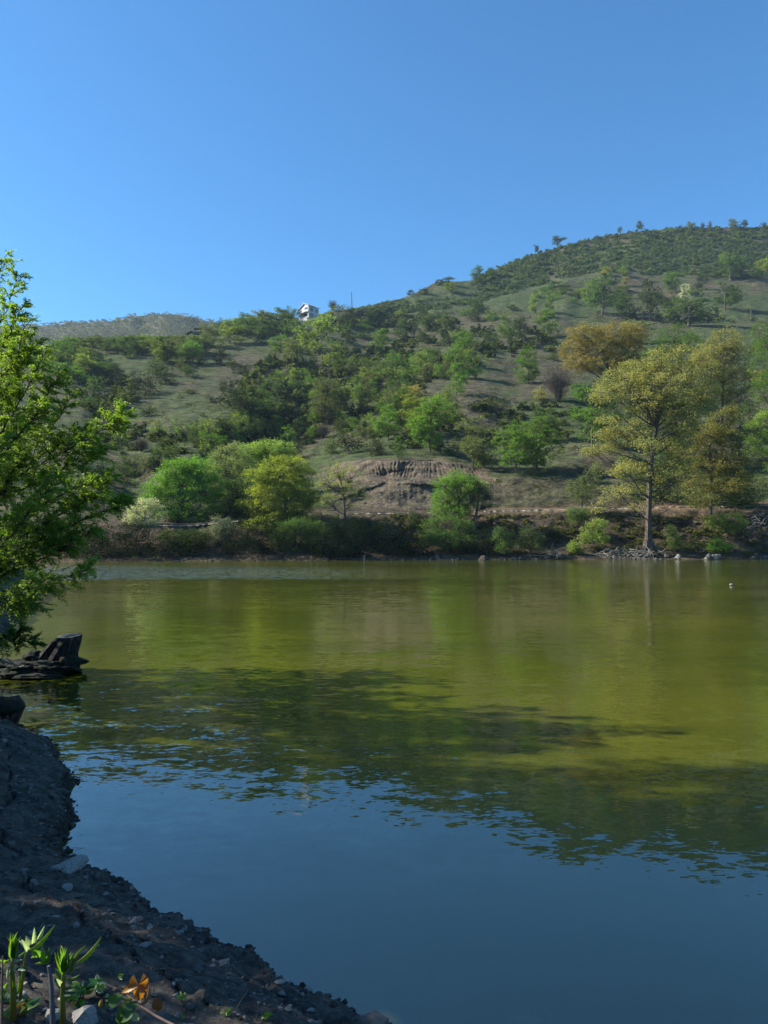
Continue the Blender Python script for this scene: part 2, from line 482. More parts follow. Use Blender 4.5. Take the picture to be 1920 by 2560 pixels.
# ---------------------------------------------------------------- water
def water_mat():
    t = NT("lake_water")
    p = t.pos()
    sep = t.n.new('ShaderNodeSeparateXYZ'); t.link(p, sep.inputs[0])
    y = sep.outputs[1]; x = sep.outputs[0]
    def waves(sc, rot, amp, det=2):
        v = t.noise(t.mapping(p, sc, (0, 0, rot)), 1.0, det, .55, out=1)
        v = t.vmath('SUBTRACT', v, (.5, .5, .5))
        return t.vmath('SCALE', v, sc=amp)
    patch = t.noise(t.mapping(p, (.10, .22, 1), (0, 0, .3)), 1.0, 3, .6)
    far = t.ramp(y, 9.0, 26.0, 0.0, 1.0)
    calm = t.ramp(y, 4.6, 8.5, 0.24, 1.0)
    am = t.math('MULTIPLY', calm, t.ramp(patch, .35, .65, .35, 1.0))
    w1 = waves((1.0, 2.2, 1), .35, t.math('MULTIPLY', am, 0.13), 3)
    w2 = waves((4.5, 9.0, 1), .15, t.math('MULTIPLY', am, 0.16), 2)
    w3 = waves((14, 30, 1), .05, t.math('MULTIPLY_ADD', am, 0.085, 0.022), 2)
    # ruffled band under the far shore, strongest on the left
    bandn = t.noise(t.mapping(p, (.03, .12, 1)), 1.0, 4, .6)
    band = t.math('MULTIPLY', t.math('MULTIPLY', t.ramp(t.math('MULTIPLY_ADD', bandn, 10.0, y), 49, 55, 0, 1), t.ramp(y, 58, 74, 1.0, .35)), t.ramp(t.math('MULTIPLY_ADD', bandn, 16.0, x), -6, 14, 1.0, 0.12))
    w4 = waves((3, 7, 1), .0, t.math('MULTIPLY', band, 3.2), 3)
    nrm = t.vmath('ADD', t.vmath('ADD', w1, w2), t.vmath('ADD', w3, w4))
    nrm = t.vmath('MULTIPLY', nrm, (0.8, 1.0, 0.0))
    nrm = t.vmath('NORMALIZE', t.vmath('ADD', nrm, (0, 0, 1)))
    cn = t.noise(t.mapping(p, (.05, .12, 1)), 1.0, 4, .6)
    col = t.mix(t.ramp(cn, .35, .65), (0.044, 0.052, 0.004, 1), (0.070, 0.074, 0.007, 1))
    rough = t.math('MULTIPLY_ADD', far, 0.05, 0.025)
    t.principled(col, rough, nrm, 1.0, IOR=1.66)
    return t.m
V, Q = grid(-260, 260, -40, 130, 0.0, 40, 30)
tag(obj("lake_water", mesh_np("lake_water", V, [Q], [water_mat()])), "green lake water with ripples", kind="structure")

# ---------------------------------------------------------------- near bank
SHL = np.array([(40, -14), (14, -3.0), (5.5, 1.2), (2.2, 2.75), (0.75, 3.45), (-.17, 3.98), (-.52, 4.22), (-.80, 4.58), (-1.02, 4.63), (-1.22, 4.90), (-1.5, 5.05), (-1.9, 5.52), (-2.25, 5.72), (-2.5, 6.0),
                (-2.78, 6.35), (-2.83, 6.8), (-2.98, 7.15), (-3.24, 7.6), (-3.3, 8.0), (-3.78, 8.65), (-4.1, 9.3), (-4.55, 9.6), (-5.1, 10.2), (-5.9, 10.9), (-6.6, 12.4), (-7.9, 14.5), (-9.5, 18), (-13, 25), (-20, 38), (-36, 58), (-62, 80), (-120, 100)], float)
def sdist(X, Y):
    """distance inland from the shoreline (positive on land)"""
    P = np.stack([X.ravel(), Y.ravel()], -1)
    best = np.full(len(P), 1e9); sign = np.ones(len(P))
    for a, b in zip(SHL[:-1], SHL[1:]):
        ab = b - a; L2 = ab @ ab
        u = np.clip(((P - a) @ ab) / L2, 0, 1)
        q = P - (a + u[:, None] * ab)
        d = np.hypot(q[:, 0], q[:, 1])
        cr = ab[0] * (P[:, 1] - a[1]) - ab[1] * (P[:, 0] - a[0])
        m = d < best
        best = np.where(m, d, best); sign = np.where(m, np.sign(cr), sign)
    return (best * sign).reshape(X.shape)
def bank_z(X, Y):
    d = sdist(X, Y)
    al = (X - Y) * .7071
    d = d + 0.10 * fbm(X / .45, Y / .45, 71, 4) + 0.05 * fbm(X / .12, Y / .12, 72, 3)
    z = np.where(d > 0, 0.10 + 1.12 * (1 - np.exp(-np.maximum(d, 0) * .52)), 0)
    z = z * 1.0 + np.where(d > 0, 0.06 * np.minimum(d / .05, 1) - .06, 0)
    z = np.where(d <= 0, np.maximum(-1.5, d * 2.2 - 0.02), np.where(d < .05, z * (d / .05), z))
    inl = sst(d / .5)
    st = fbm(d * 4.2 + .3 * fbm(al / .7, d, 75), al * .35, 73, 3)
    z += inl * (0.055 * st + 0.030 * fbm(d * 14, al * 1.1, 74, 3))
    lump = fbm(X / .07, Y / .07, 76, 3)
    z += sst(d / .06) * (0.022 * lump + 0.05 * fbm(X / .5, Y / .5, 77, 3))
    # crevices along the strata
    cr = np.abs(fbm(d * 2.3 + .5, al * .3, 78, 2))
    z -= inl * 0.09 * np.exp(-(cr / .035) ** 2)
    z += 0.20 * np.maximum(np.hypot(np.minimum(X + 7, 0), 0) - 1, 0)
    z += 0.10 * np.maximum(-Y - 3, 0)
    return np.minimum(z, 16), d
def axis(parts):
    out = [np.arange(a, b, s) for a, b, s in parts]
    return np.concatenate(out)
ax = axis([(-130, -30, 5), (-30, -9, .6), (-9, -6, .1), (-6, -4.5, .05), (-4.5, 1.0, .022), (1.0, 5, .12), (5, 40.1, 1.2)])
ay = axis([(-60, -4, 2), (-4, 1.5, .25), (1.5, 2.2, .05), (2.2, 7.2, .022), (7.2, 11.5, .035), (11.5, 16, .15), (16, 110, 2.0)])
X, Y = np.meshgrid(ax, ay)
Z, dd = bank_z(X, Y)
bV = np.stack([X, Y, Z], -1).reshape(-1, 3)
nx, ny = len(ax), len(ay)
i = np.arange(ny - 1)[:, None] * nx; j = np.arange(nx - 1)[None]
Q = np.stack([i + j, i + j + 1, i + nx + j + 1, i + nx + j], -1).reshape(-1, 4)
Q = Q[(dd.ravel()[Q] > -0.7).any(1)]
used = np.unique(Q); rm = np.full(len(bV), -1); rm[used] = np.arange(len(used))
def bank_mat():
    t = NT("bank_soil")
    p = t.pos()
    n0 = t.noise(p, 9, 8, .72); n1 = t.noise(p, 60, 5, .75)
    n2 = t.noise(t.mapping(p, (2.2, 12, 4), (0, 0, .78)), 1.2, 5, .7)
    c = t.mix(t.ramp(n0, .3, .7), (0.032, 0.027, 0.022, 1), (0.120, 0.104, 0.086, 1))
    c = t.mix(1.0, c, t.mix(t.ramp(n2, .35, .65), (.7, .7, .72, 1), (1.3, 1.28, 1.22, 1)), 'MULTIPLY')
    c = t.mix(t.ramp(n1, .58, .72), c, (0.24, 0.23, 0.215, 1))
    c = t.mix(1.0, c, t.mix(t.ramp(n1, .3, .5), (.45, .45, .45, 1), (1, 1, 1, 1)), 'MULTIPLY')
    sz = t.n.new('ShaderNodeSeparateXYZ'); t.link(p, sz.inputs[0])
    wet = t.ramp(t.math('MULTIPLY_ADD', n0, -.12, sz.outputs[2]), -.02, .12, .55, 1.0)
    cm = t.n.new('ShaderNodeCombineColor'); [t.link(wet, cm.inputs[k]) for k in range(3)]
    c = t.mix(1.0, c, cm.outputs[0], 'MULTIPLY')
    h = t.math('ADD', t.math('MULTIPLY', n0, .9), t.math('MULTIPLY', n1, .5))
    t.principled(c, 0.85, t.bump(h, 0.9, 0.035), 0.25)
    return t.m
M_SOIL = bank_mat()
tag(obj("near_bank", mesh_np("near_bank", bV[used], [rm[Q]], [M_SOIL], None, True)), "dark eroded earth bank sloping to the water", kind="structure")
def bz(x, y):
    return float(bank_z(np.array([float(x)]), np.array([float(y)]))[0][0])
def bank_pt(px, py):
    """where the ray through (px,py) meets the near bank"""
    Ys = np.arange(1.6, 14, .01)
    P = ray_pt(px, py, Ys)
    z = bank_z(P[:, 0], P[:, 1])[0]
    k = np.argmax(P[:, 2] <= np.maximum(z, 0))
    return P[k]

# ---------------------------------------------------------------- rocks
def rock_mesh(name, seed, mat, flat=.6, sub=2, amp=.28, cut=0):
    import bmesh
    bm = bmesh.new(); bmesh.ops.create_icosphere(bm, subdivisions=sub, radius=1)
    V = np.array([v.co[:] for v in bm.verts])
    n = fbm(V[:, 0] * 1.1 + seed * 3.1, V[:, 1] * 1.1 + V[:, 2] * 1.7, seed, 3)
    V = V * (1 + amp * 1.6 * n)[:, None]
    rg = np.random.default_rng(seed)
    for _ in range(cut):
        nn = rg.normal(size=3); nn /= np.linalg.norm(nn); h = rg.uniform(.45, .8)
        ex = V @ nn - h; V = V - np.where(ex > 0, ex, 0)[:, None] * nn
    V[:, 2] *= flat
    for v, c in zip(bm.verts, V): v.co = c
    me = bpy.data.meshes.new(name); bm.to_mesh(me); bm.free(); me.materials.append(mat)
    return me
ROCKS = [rock_mesh("rock", 3 + k, M_STONE, .5 + .1 * k, 2, .25, 7) for k in range(4)]
# gravel and clods on the near bank: nobody could count them
def scatter_stones(name, P, S, rng, mat, label):
    import bmesh
    bm = bmesh.new(); bmesh.ops.create_icosphere(bm, subdivisions=1, radius=1)
    BV = np.array([v.co[:] for v in bm.verts]); BF = np.array([[v.index for v in f.verts] for f in bm.faces]); bm.free()
    n = len(P)
    V = BV[None] * (1 + .35 * rng.normal(size=(n, len(BV), 1)).clip(-1, 1))
    sc = rng.uniform(.6, 1.4, (n, 1, 3)) * np.array([1, 1, .6]) * S[:, None, None]
    V = V * sc
    a = rng.uniform(0, 6.28, n); c, s = np.cos(a)[:, None], np.sin(a)[:, None]
    V = np.stack([V[..., 0] * c - V[..., 1] * s, V[..., 0] * s + V[..., 1] * c, V[..., 2]], -1) + P[:, None]
    Fc = (BF[None] + (np.arange(n) * len(BV))[:, None, None]).reshape(-1, 3)
    o = obj(name, mesh_np(name, V.reshape(-1, 3), [Fc], [mat], np.repeat(rng.random(n), len(BV))))
    return tag(o, label, name.replace('_', ' '), kind='stuff')
def tint_stone(name, a, b, rough=.85):
    t = NT(name); n = t.noise(t.pos(), 30, 4)
    c = t.mix(t.attr('tint'), a, b)
    t.principled(t.mix(1.0, c, t.mix(n, (.6, .6, .6, 1), (1.3, 1.3, 1.3, 1)), 'MULTIPLY'), rough, t.bump(n, .5, .01), .25)
    return t.m
n = 9000
gx = R.uniform(-5.2, .9, n); gy = R.uniform(2.0, 10.2, n)
gz, gd = bank_z(gx, gy)
k = (gd > -.02) & (np.abs(gx) < .58 * gy + .2)
edge = R.random(n) < np.exp(-gd / .5) + .5
k &= edge
P = np.stack([gx, gy, gz], -1)[k]
scatter_stones("gravel", P + [0, 0, .003], R.gamma(2.0, .0042, k.sum()) + .003, R, tint_stone("gravel_stone", (0.05, 0.044, 0.038, 1), (0.20, 0.185, 0.165, 1)), "loose gravel and crumbs of earth over the near bank")
# a crumbly lip of clods along the waterline
uu = R.random(1500) * 1.0
seg = np.cumsum(np.concatenate([[0], np.hypot(*np.diff(SHL[5:24], axis=0).T)]))
sx = np.interp(uu * seg[-1], seg, SHL[5:24, 0]); sy = np.interp(uu * seg[-1], seg, SHL[5:24, 1])
cx_, cy_ = sx + R.normal(0, .07, 1500), sy + R.normal(0, .07, 1500)
cz_, cd_ = bank_z(cx_, cy_)
k = cd_ > -.05
scatter_stones("soil_clods", np.stack([cx_, cy_, np.maximum(cz_, .0)], -1)[k], R.gamma(2.0, .006, k.sum()).clip(0,.03) + .006, R, tint_stone("clod_earth", (0.022, 0.019, 0.016, 1), (0.075, 0.065, 0.055, 1)), "crumbling clods of dark earth along the waterline of the near bank")

rock_list = [
    (180, 2172, 62, 34, "pale flat topped rock lying at the waterline of the near bank", (0.4, -.25, .5)),
    (167, 2225, 26, 18, "small dark rock just below the pale flat topped rock", (0, 0, 1)),
    (140, 2178, 30, 16, "low rounded stone half buried left of the pale shore rock", (0, .1, .3)),
    (205, 2555, 64, 40, "pinkish rough stone between the weeds at the bottom of the bank", (.2, 0, .2)),
    (130, 2552, 50, 46, "grey angular stone behind the dark weathered stake", (0, .2, 2)),
    (52, 2492, 24, 14, "smooth bluish pebble behind the leftmost weed", (0, 0, .3)),
    (330, 2312, 20, 12, "small pale stone beside the streaks of loose earth", (0, 0, .7)),
    (372, 2322, 18, 10, "thin pale stone half way down the near bank", (0, 0, 1.7)),
    (700, 2457, 24, 10, "pale stone near the lower end of the near shoreline", (0, 0, 0.2)),
    (765, 2477, 26, 12, "greenish grey stone touching the water near the bottom", (0, 0, -.3)),
    (776, 2530, 22, 9, "flat grey stone on the lowest part of the bank", (0, 0, .1)),
]
for q, (px, py, w, h, lab, rot) in enumerate(rock_list):
    P = bank_pt(px, py); s = P[1] / F
    o = obj("rock", ROCKS[q % 4], None, (P[0], P[1], P[2] + h * s * .3), None)
    o.scale = (w * s * .62, w * s * .5, h * s * 1.0); o.rotation_euler = rot
    tag(o, lab, "rock", "rocks on the near bank")

# ---------------------------------------------------------------- vegetation generators
def lobe_tree(rng, trunk, tr, lobes, ncl, lpc, cr, leaf, flat=.55, up=.6, twig=.02, shell=.45, asp=.62, limbs=True, leafmul=1.0, aspz=None, limb_r=None):
    """trunk polyline, radii, lobes (cx,cy,cz,rx,ry,rz) -> (wood Geo, leaf Geo)"""
    wood, lf = Geo(), Geo()
    trunk = np.asarray(trunk, float)
    if len(trunk) > 1: wood.tube(trunk, tr, 7, 3, .08, caps=False)
    lobes = np.asarray(lobes, float)
    vol = (lobes[:, 3] * lobes[:, 4] * lobes[:, 5]) ** (2 / 3.)
    pick = rng.choice(len(lobes), ncl, p=vol / vol.sum())
    d = rng.normal(size=(ncl, 3)); d /= np.linalg.norm(d, axis=1, keepdims=True)
    rad = shell + (1 - shell) * rng.random(ncl) ** .6
    C = lobes[pick, :3] + d * lobes[pick, 3:] * rad[:, None]
    # limbs from the trunk to each lobe, twigs from there to each cluster
    n = len(trunk)
    for q, L in enumerate(lobes):
        zs = np.linspace(.3, 1, 12); pts = np.stack([np.interp(zs, np.linspace(0, 1, n), trunk[:, k]) for k in range(3)], -1)
        dz = L[2] - pts[:, 2]; dh = np.hypot(*(pts[:, :2] - L[:2]).T)
        a = pts[np.argmin(np.abs(dz - dh * .7) + .3 * dh)]
        b = L[:3]; mid = (a + b) / 2 + rng.normal(size=3) * .06 * np.linalg.norm(b - a) + [0, 0, -.05 * np.linalg.norm(b - a)]
        if limbs:
            r = (limb_r or tr[-1] * 1.2) * (vol[q] / vol.max()) ** .4
            u = np.linspace(0, 1, 6)[:, None]
            Pp = a * (1 - u) ** 2 + 2 * mid * u * (1 - u) + b * u * u
            wood.tube(Pp, np.linspace(r, r * .35, 6), 5, q, .05, caps=False)
        m = np.where(pick == q)[0]
        if len(m):
            u = rng.uniform(.45, 1, len(m))[:, None]
            st = a * (1 - u) ** 2 + 2 * mid * u * (1 - u) + b * u * u
            md = (st + C[m]) / 2 + rng.normal(size=(len(m), 3)) * .08 * np.linalg.norm(C[m] - st, axis=1, keepdims=True)
            wood.prisms(st, md, twig, twig * .7, 3); wood.prisms(md, C[m], twig * .7, twig * .3, 3)
    if lpc:
        nl = int(ncl * lpc)
        w = rng.integers(0, ncl, nl)
        off = rng.normal(size=(nl, 3)) * cr * np.array([1, 1, flat])
        ct = rng.random(ncl)
        lf.leaves(C[w] + off, leaf * rng.uniform(.7, 1.3, nl), leaf * asp * rng.uniform(.7, 1.2, nl), rng, up, tint=np.clip(.55 * ct[w] + .45 * rng.random(nl), 0, 1))
    return wood, lf

def rand_lobes(rng, n, z0=.12, layered=False, top=1.0):
    L = []
    for k in range(n):
        a = rng.uniform(0, 6.28); z = z0 + .1 + (.82 - z0) * (k + rng.random()) / n
        zz = (z - z0) / (1 - z0)
        env = math.sqrt(max(.03, 1 - ((zz - .42) / .62) ** 2))
        r = rng.uniform(.35, 1.0) * .34 * env
        s = rng.uniform(.12, .22) * (.6 + .4 * env)
        L.append((math.cos(a) * r, math.sin(a) * r, z, s, s, s * (.45 if layered else .8)))
    return L

PROTO = {}
def unit(w, l):
    """scale a plant so that its leaves are one unit wide and one unit high"""
    V = np.concatenate((l if l.n else w).V)
    lo, hi = np.percentile(V, 1.5, 0), np.percentile(V, 98.5, 0)
    f = np.array([1 / max(hi[0] - lo[0], hi[1] - lo[1])] * 2 + [1 / hi[2]])
    for g in (w, l): g.V = [v * f for v in g.V]
def build_protos():
    for v in range(10):
        rg = np.random.default_rng(100 + v)
        lobes = rand_lobes(rg, 12 + v % 3 * 3, z0=[.02, .1, .22, .05, .14][v % 5], layered=v in (3, 6))
        lean = rg.normal(0, .03, 2)
        tr = [(0, 0, -.05), (lean[0], lean[1], .2), (lean[0] * 1.5, lean[1] * 2, .45), (lean[0], lean[1], .7)]
        w, l = lobe_tree(rg, tr, [.022, .018, .013, .006], lobes, 110, 17, .040, .050, .65, twig=.003, shell=.55)
        unit(w, l); PROTO['t', v] = (w.mesh("tree_trunk", [M_BARK]), l.mesh("tree_crown", [M_LEAF]))
    for v in range(5):
        rg = np.random.default_rng(200 + v)
        lobes = rand_lobes(rg, 22, z0=[.03, .16, .0, .1, .05][v], layered=v == 2)
        tr = [(0, 0, -.04), (rg.normal(0, .02), 0, .2), (rg.normal(0, .04), 0, .5), (0, 0, .8)]
        w, l = lobe_tree(rg, tr, [.018, .014, .01, .005], lobes, 330, 22, .026, .030, .6, twig=.002, shell=.6)
        unit(w, l); PROTO['m', v] = (w.mesh("tree_trunk", [M_BARK]), l.mesh("tree_crown", [M_LEAF]))
    for v in range(8):
        rg = np.random.default_rng(300 + v)
        lobes = [(rg.uniform(-.32, .32), rg.uniform(-.32, .32), rg.uniform(.1, .5), rg.uniform(.12, .26), rg.uniform(.12, .26), rg.uniform(.2, .34)) for _ in range(10)]
        w, l = lobe_tree(rg, [(0, 0, -.1), (0, 0, .25)], [.015, .01], lobes, 80, 11, .05, .062, .8, twig=.005, shell=.6)
        unit(w, l); PROTO['b', v] = (w.mesh("bush_stems", [M_TWIG]), l.mesh("bush", [M_LEAF]))
    for v in range(3):   # leafless, twiggy shrubs
        rg = np.random.default_rng(400 + v)
        w = Geo()
        for k in range(110):
            a, b = rg.uniform(0, 6.28), rg.uniform(.05, .5)
            h = rg.uniform(.5, 1) * math.sqrt(1 - b * b * 1.6)
            tip = np.array([math.cos(a) * b, math.sin(a) * b, h])
            md = tip * [.35, .35, .5]
            w.prisms([np.zeros(3), md], [md, tip], [.006, .004], [.004, .002], 3)
            S = md + (tip - md) * rg.uniform(0, 1, (12, 1)); E = S + rg.normal(size=(12, 3)) * [.09, .09, .06] + [0, 0, .08]
            w.prisms(S, E, .003, .001, 3)
        l = Geo(); c = rg.normal(size=(420, 3)) * [.2, .2, .18] + [0, 0, .58]
        l.leaves(c, .035, .018, rg)
        PROTO['n', v] = (w.mesh("shrub_stems", [M_TWIG]), l.mesh("bare_shrub", [M_LEAF]))
build_protos()

PAL = {'G': (.120, .215, .050), 'Y': (.22, .26, .06), 'L': (.18, .24, .075), 'O': (.27, .225, .10), 'P': (.27, .26, .12), 'D': (.018, .032, .018),  # D is leaf green with the shade of overhead trees darkened into it
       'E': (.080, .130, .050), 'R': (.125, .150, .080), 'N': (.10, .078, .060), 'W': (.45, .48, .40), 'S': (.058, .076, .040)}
cnt = [0]
def put(kind, cx, base, w, h, col, label, group=None, P=None):
    """a tree or bush rooted on the hillside where the photo shows its foot"""
    cnt[0] += 1
    rg = np.random.default_rng(1000 + cnt[0])
    if P is None: P = terr(float(cx), float(base))
    s = P[1] / F
    var = {'t': 10, 'm': 5, 'b': 8, 'n': 3}[kind]
    wm, lm = PROTO[kind, int(rg.integers(var))]
    W, H = w * s, h * s
    nm = {'t': 'tree', 'm': 'tree', 'b': 'bush', 'n': 'bare_shrub'}[kind]
    jit = rg.uniform(.92, 1.1)
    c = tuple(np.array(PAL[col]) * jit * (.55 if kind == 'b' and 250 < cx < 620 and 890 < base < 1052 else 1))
    if nm in ('tree',):
        root = thing(nm, tuple(P), label, "tree", group)
        a = obj("trunk", wm, root); b = obj("crown", lm, root, color=c)
        root.scale = (W, W, H); root.rotation_euler = (0, 0, rg.uniform(0, 6.28))
        return root
    if w > 34:
        root = thing(nm, tuple(P), label, "bush" if kind == 'b' else "shrub", group)
        obj("stems", wm, root); obj("foliage", lm, root, color=c)
    else:
        root = tag(obj(nm, lm if kind == 'b' else wm, None, tuple(P), color=c), label, "bush" if kind == 'b' else "shrub", group)
    root.scale = (W, W, H); root.rotation_euler = (0, 0, rg.uniform(0, 6.28))
    return root
def custom_tree(label, Y, trunk_px, tr_m, lobes_px, col, ncl, lpc, cr=.5, leaf=.24, flat=.6, up=.6, seed=1, name="tree", cat="tree", depth=.6, twig=.02, group=None, jit=1.0, limbs=True, shell=.45, asp=.62, k=7, extra=None, limb_r=None):
    """a tree whose trunk and leaf masses are measured in the photo and set at its real distance"""
    rg = np.random.default_rng(seed)
    s = Y / F
    base = ray_pt(trunk_px[0][0], trunk_px[0][1], Y)
    def loc(px, py, dy=0.):
        return (ray_pt(px, py, Y) + np.array([0, dy, 0])) - base
    tr = [loc(a[0], a[1], (a[2] if len(a) > 2 else 0)) for a in trunk_px]
    lob = []
    mx = max(l[2] for l in lobes_px)
    for l in lobes_px:
        dy = l[4] if len(l) > 4 else rg.uniform(-1, 1) * depth * (mx * 1.2 - l[2] * .5) * s
        lob.append((*loc(l[0], l[1], dy), l[2] * s * 1.04, l[2] * s * .9, l[3] * s * 1.2))
    w, l = lobe_tree(rg, tr, tr_m, lob, int(ncl * .62), lpc * 1.35, cr * .74, leaf * .92, flat * 1.15, up, twig, shell, asp, limbs, limb_r=limb_r)
    if extra: extra(w, loc, s)
    root = thing(name, tuple(base), label, cat, group)
    obj("trunk", w.mesh(name + "_trunk", [M_BARKD if name == "thicket" else M_BARK], False), root)
    obj("crown", l.mesh(name + "_crown", [M_LEAF]), root, color=tuple(np.array(PAL[col]) * jit if isinstance(col, str) else col))
    return root

# ---- the big old tree at the water on the right
def big_limbs(w, loc, s):
    def limb(pts, r0, r1, k=7):
        P = np.array([loc(a[0], a[1], a[2] if len(a) > 2 else 0) for a in pts]); n = len(P)
        # smooth the polyline
        u = np.linspace(0, n - 1, 4 * n); P2 = np.stack([np.interp(u, np.arange(n), P[:, q]) for q in range(3)], -1)
        P2[1:-1] += .25 * (P2[2:] + P2[:-2] - 2 * P2[1:-1]) + R.normal(0, .05, (len(P2) - 2, 3))
        w.tube(P2, np.linspace(r0, r1, len(P2)), k, 1, .08, caps=False)
    limb([(1641, 1072), (1622, 1046, -.5), (1612, 1020, -1), (1590, 1000, -1.5), (1560, 1012, -2)], .22, .06)
    limb([(1612, 1024, -1), (1590, 985, -1), (1560, 950, -.5), (1540, 930)], .15, .04)
    limb([(1641, 1072), (1646, 1040, .5), (1652, 1000, 1), (1660, 960, 1), (1665, 915, 1)], .2, .05)
    limb([(1650, 1010, 1), (1680, 985, 1.5), (1710, 960, 1.5), (1750, 955, 1)], .2, .04)
    limb([(1643, 1100), (1670, 1088, -1), (1700, 1080, -1.5), (1735, 1080, -2)], .2, .05)
    limb([(1628, 1160), (1590, 1150, -1), (1545, 1140, -1.5), (1500, 1128, -1.5)], .16, .04)
    limb([(1625, 1205), (1595, 1200, -1), (1560, 1205, -1), (1525, 1215, -1)], .14, .04)
    limb([(1622, 1240), (1590, 1235, -1), (1550, 1240, -1), (1505, 1262, -1)], .14, .04)
    limb([(1622, 1230), (1660, 1215, -1), (1700, 1205, -1), (1740, 1190, -1)], .14, .04)
    limb([(1605, 1385, -.9), (1612, 1360, -.3), (1620, 1345)], .3, .35)
    limb([(1665, 1392, -.8), (1640, 1378, -.3), (1628, 1355)], .25, .3)
    limb([(1590, 1392, -1), (1606, 1382, -.5), (1618, 1362)], .16, .25)
custom_tree("tall old tree with a thick bare trunk and tiers of ochre leaves at the water", 95.5,
    [(1622, 1383), (1620, 1340), (1622, 1262), (1627, 1166), (1634, 1105), (1641, 1068)], [.66, .46, .36, .30, .28, .25],
    [(1660, 905, 60, 28), (1610, 925, 55, 26), (1560, 950, 55, 24), (1510, 975, 50, 20), (1490, 1000, 30, 14), (1700, 930, 48, 24), (1740, 965, 42, 22), (1640, 970, 70, 26), (1590, 1010, 55, 22),
     (1540, 1060, 52, 24), (1575, 1075, 48, 22), (1690, 1010, 60, 26), (1740, 1030, 46, 26), (1510, 1118, 40, 12), (1560, 1105, 46, 13), (1490, 1124, 22, 8), (1700, 1070, 52, 20), (1680, 1110, 48, 20),
     (1600, 1165, 44, 14), (1550, 1180, 44, 13), (1670, 1165, 52, 22), (1720, 1180, 46, 24), (1590, 1222, 50, 13), (1530, 1232, 44, 14), (1505, 1262, 26, 16), (1670, 1235, 55, 20), (1720, 1240, 44, 18), (1610, 1262, 40, 9), (1640, 935, 60, 24), (1675, 1060, 40, 26), (1530, 1085, 36, 14), (1600, 1120, 36, 18), (1715, 1130, 46, 22), (1650, 1030, 60, 24), (1640, 895, 30, 18), (1700, 885, 26, 16), (1580, 905, 24, 14), (1750, 1000, 30, 16), (1480, 1010, 22, 10), (1475, 1130, 16, 6), (1650, 1195, 44, 16), (1575, 1150, 30, 12)],
    'P', 1800, 24, .50, .27, .5, .5, 5, twig=.022, depth=.9, shell=.4, extra=big_limbs, limb_r=.13)
custom_tree("slender ochre tree with a thin pale trunk standing right of the tall old tree", 103,
    [(1776, 1288), (1778, 1230), (1774, 1150), (1776, 1060)], [.2, .17, .14, .08],
    [(1800, 1050, 34, 22), (1825, 1035, 22, 20), (1760, 1085, 52, 24), (1815, 1100, 42, 24), (1750, 1130, 50, 22), (1830, 1150, 46, 24), (1780, 1170, 60, 22), (1850, 1190, 30, 14), (1760, 1210, 55, 20), (1810, 1220, 50, 20), (1745, 1250, 40, 18)],
    (.225, .225, .085), 1200, 24, .42, .26, .5, seed=6, jit=1, twig=.015)
custom_tree("broad pale ochre tree with a domed top on the slope behind the slender tree", 150,
    [(1800, 1090), (1805, 1030), (1808, 960), (1812, 900)], [.35, .3, .25, .15],
    [(1812, 850, 42, 30), (1790, 885, 55, 30), (1850, 880, 48, 26), (1750, 905, 36, 22), (1770, 935, 60, 28), (1840, 930, 50, 28), (1870, 960, 34, 24), (1800, 975, 60, 28), (1760, 985, 40, 24), (1850, 1000, 40, 26)],
    'P', 1400, 20, .62, .36, .6, seed=7, jit=1.0, twig=.02)
custom_tree("wide rust and ochre tree spreading over the slope left above the tall old tree", 160,
    [(1530, 1010), (1525, 960), (1520, 900), (1518, 860)], [.35, .3, .22, .15],
    [(1450, 835, 40, 22), (1490, 830, 44, 24), (1540, 840, 50, 26), (1585, 835, 40, 30), (1440, 870, 42, 22), (1500, 875, 60, 26), (1565, 880, 50, 26), (1445, 910, 42, 20), (1510, 915, 60, 22), (1580, 915, 44, 22)],
    'O', 1300, 20, .62, .38, .55, seed=8, jit=1.0, twig=.02)
custom_tree("rounded dark green tree between the rust tree and the domed ochre tree", 165,
    [(1680, 960), (1680, 920), (1682, 880)], [.3, .24, .12],
    [(1640, 860, 34, 26), (1680, 845, 44, 28), (1725, 855, 36, 24), (1650, 890, 40, 26), (1700, 890, 46, 28), (1745, 885, 26, 24), (1630, 905, 30, 20), (1690, 925, 56, 26)],
    'G', 650, 18, .65, .36, .7, seed=9, jit=.75, twig=.02)
custom_tree("tall bright green tree cut by the right edge of the view high on the bank", 130,
    [(1935, 1100), (1935, 1020), (1935, 900)], [.35, .3, .15],
    [(1920, 830, 44, 34), (1900, 870, 30, 26), (1960, 850, 60, 50), (1900, 920, 34, 36), (1940, 960, 60, 44), (1895, 985, 34, 30), (1980, 920, 60, 60), (1890, 1150, 36, 40), (1930, 1180, 50, 50), (1900, 1080, 32, 36), (1880, 1040, 30, 26)],
    'G', 900, 18, .5, .3, .7, seed=10, jit=.95, twig=.02)
custom_tree("tree whose yellow green layered boughs reach in at the right edge", 99,
    [(1960, 1290), (1955, 1200), (1945, 1080)], [.3, .25, .12],
    [(1905, 1050, 34, 13), (1925, 1035, 30, 12), (1880, 1065, 20, 8), (1900, 1095, 34, 13), (1935, 1085, 40, 14), (1890, 1125, 26, 10), (1930, 1130, 40, 14), (1950, 1170, 40, 16)],
    'L', 420, 20, .35, .22, .5, seed=11, jit=1.15, twig=.015, depth=.3)
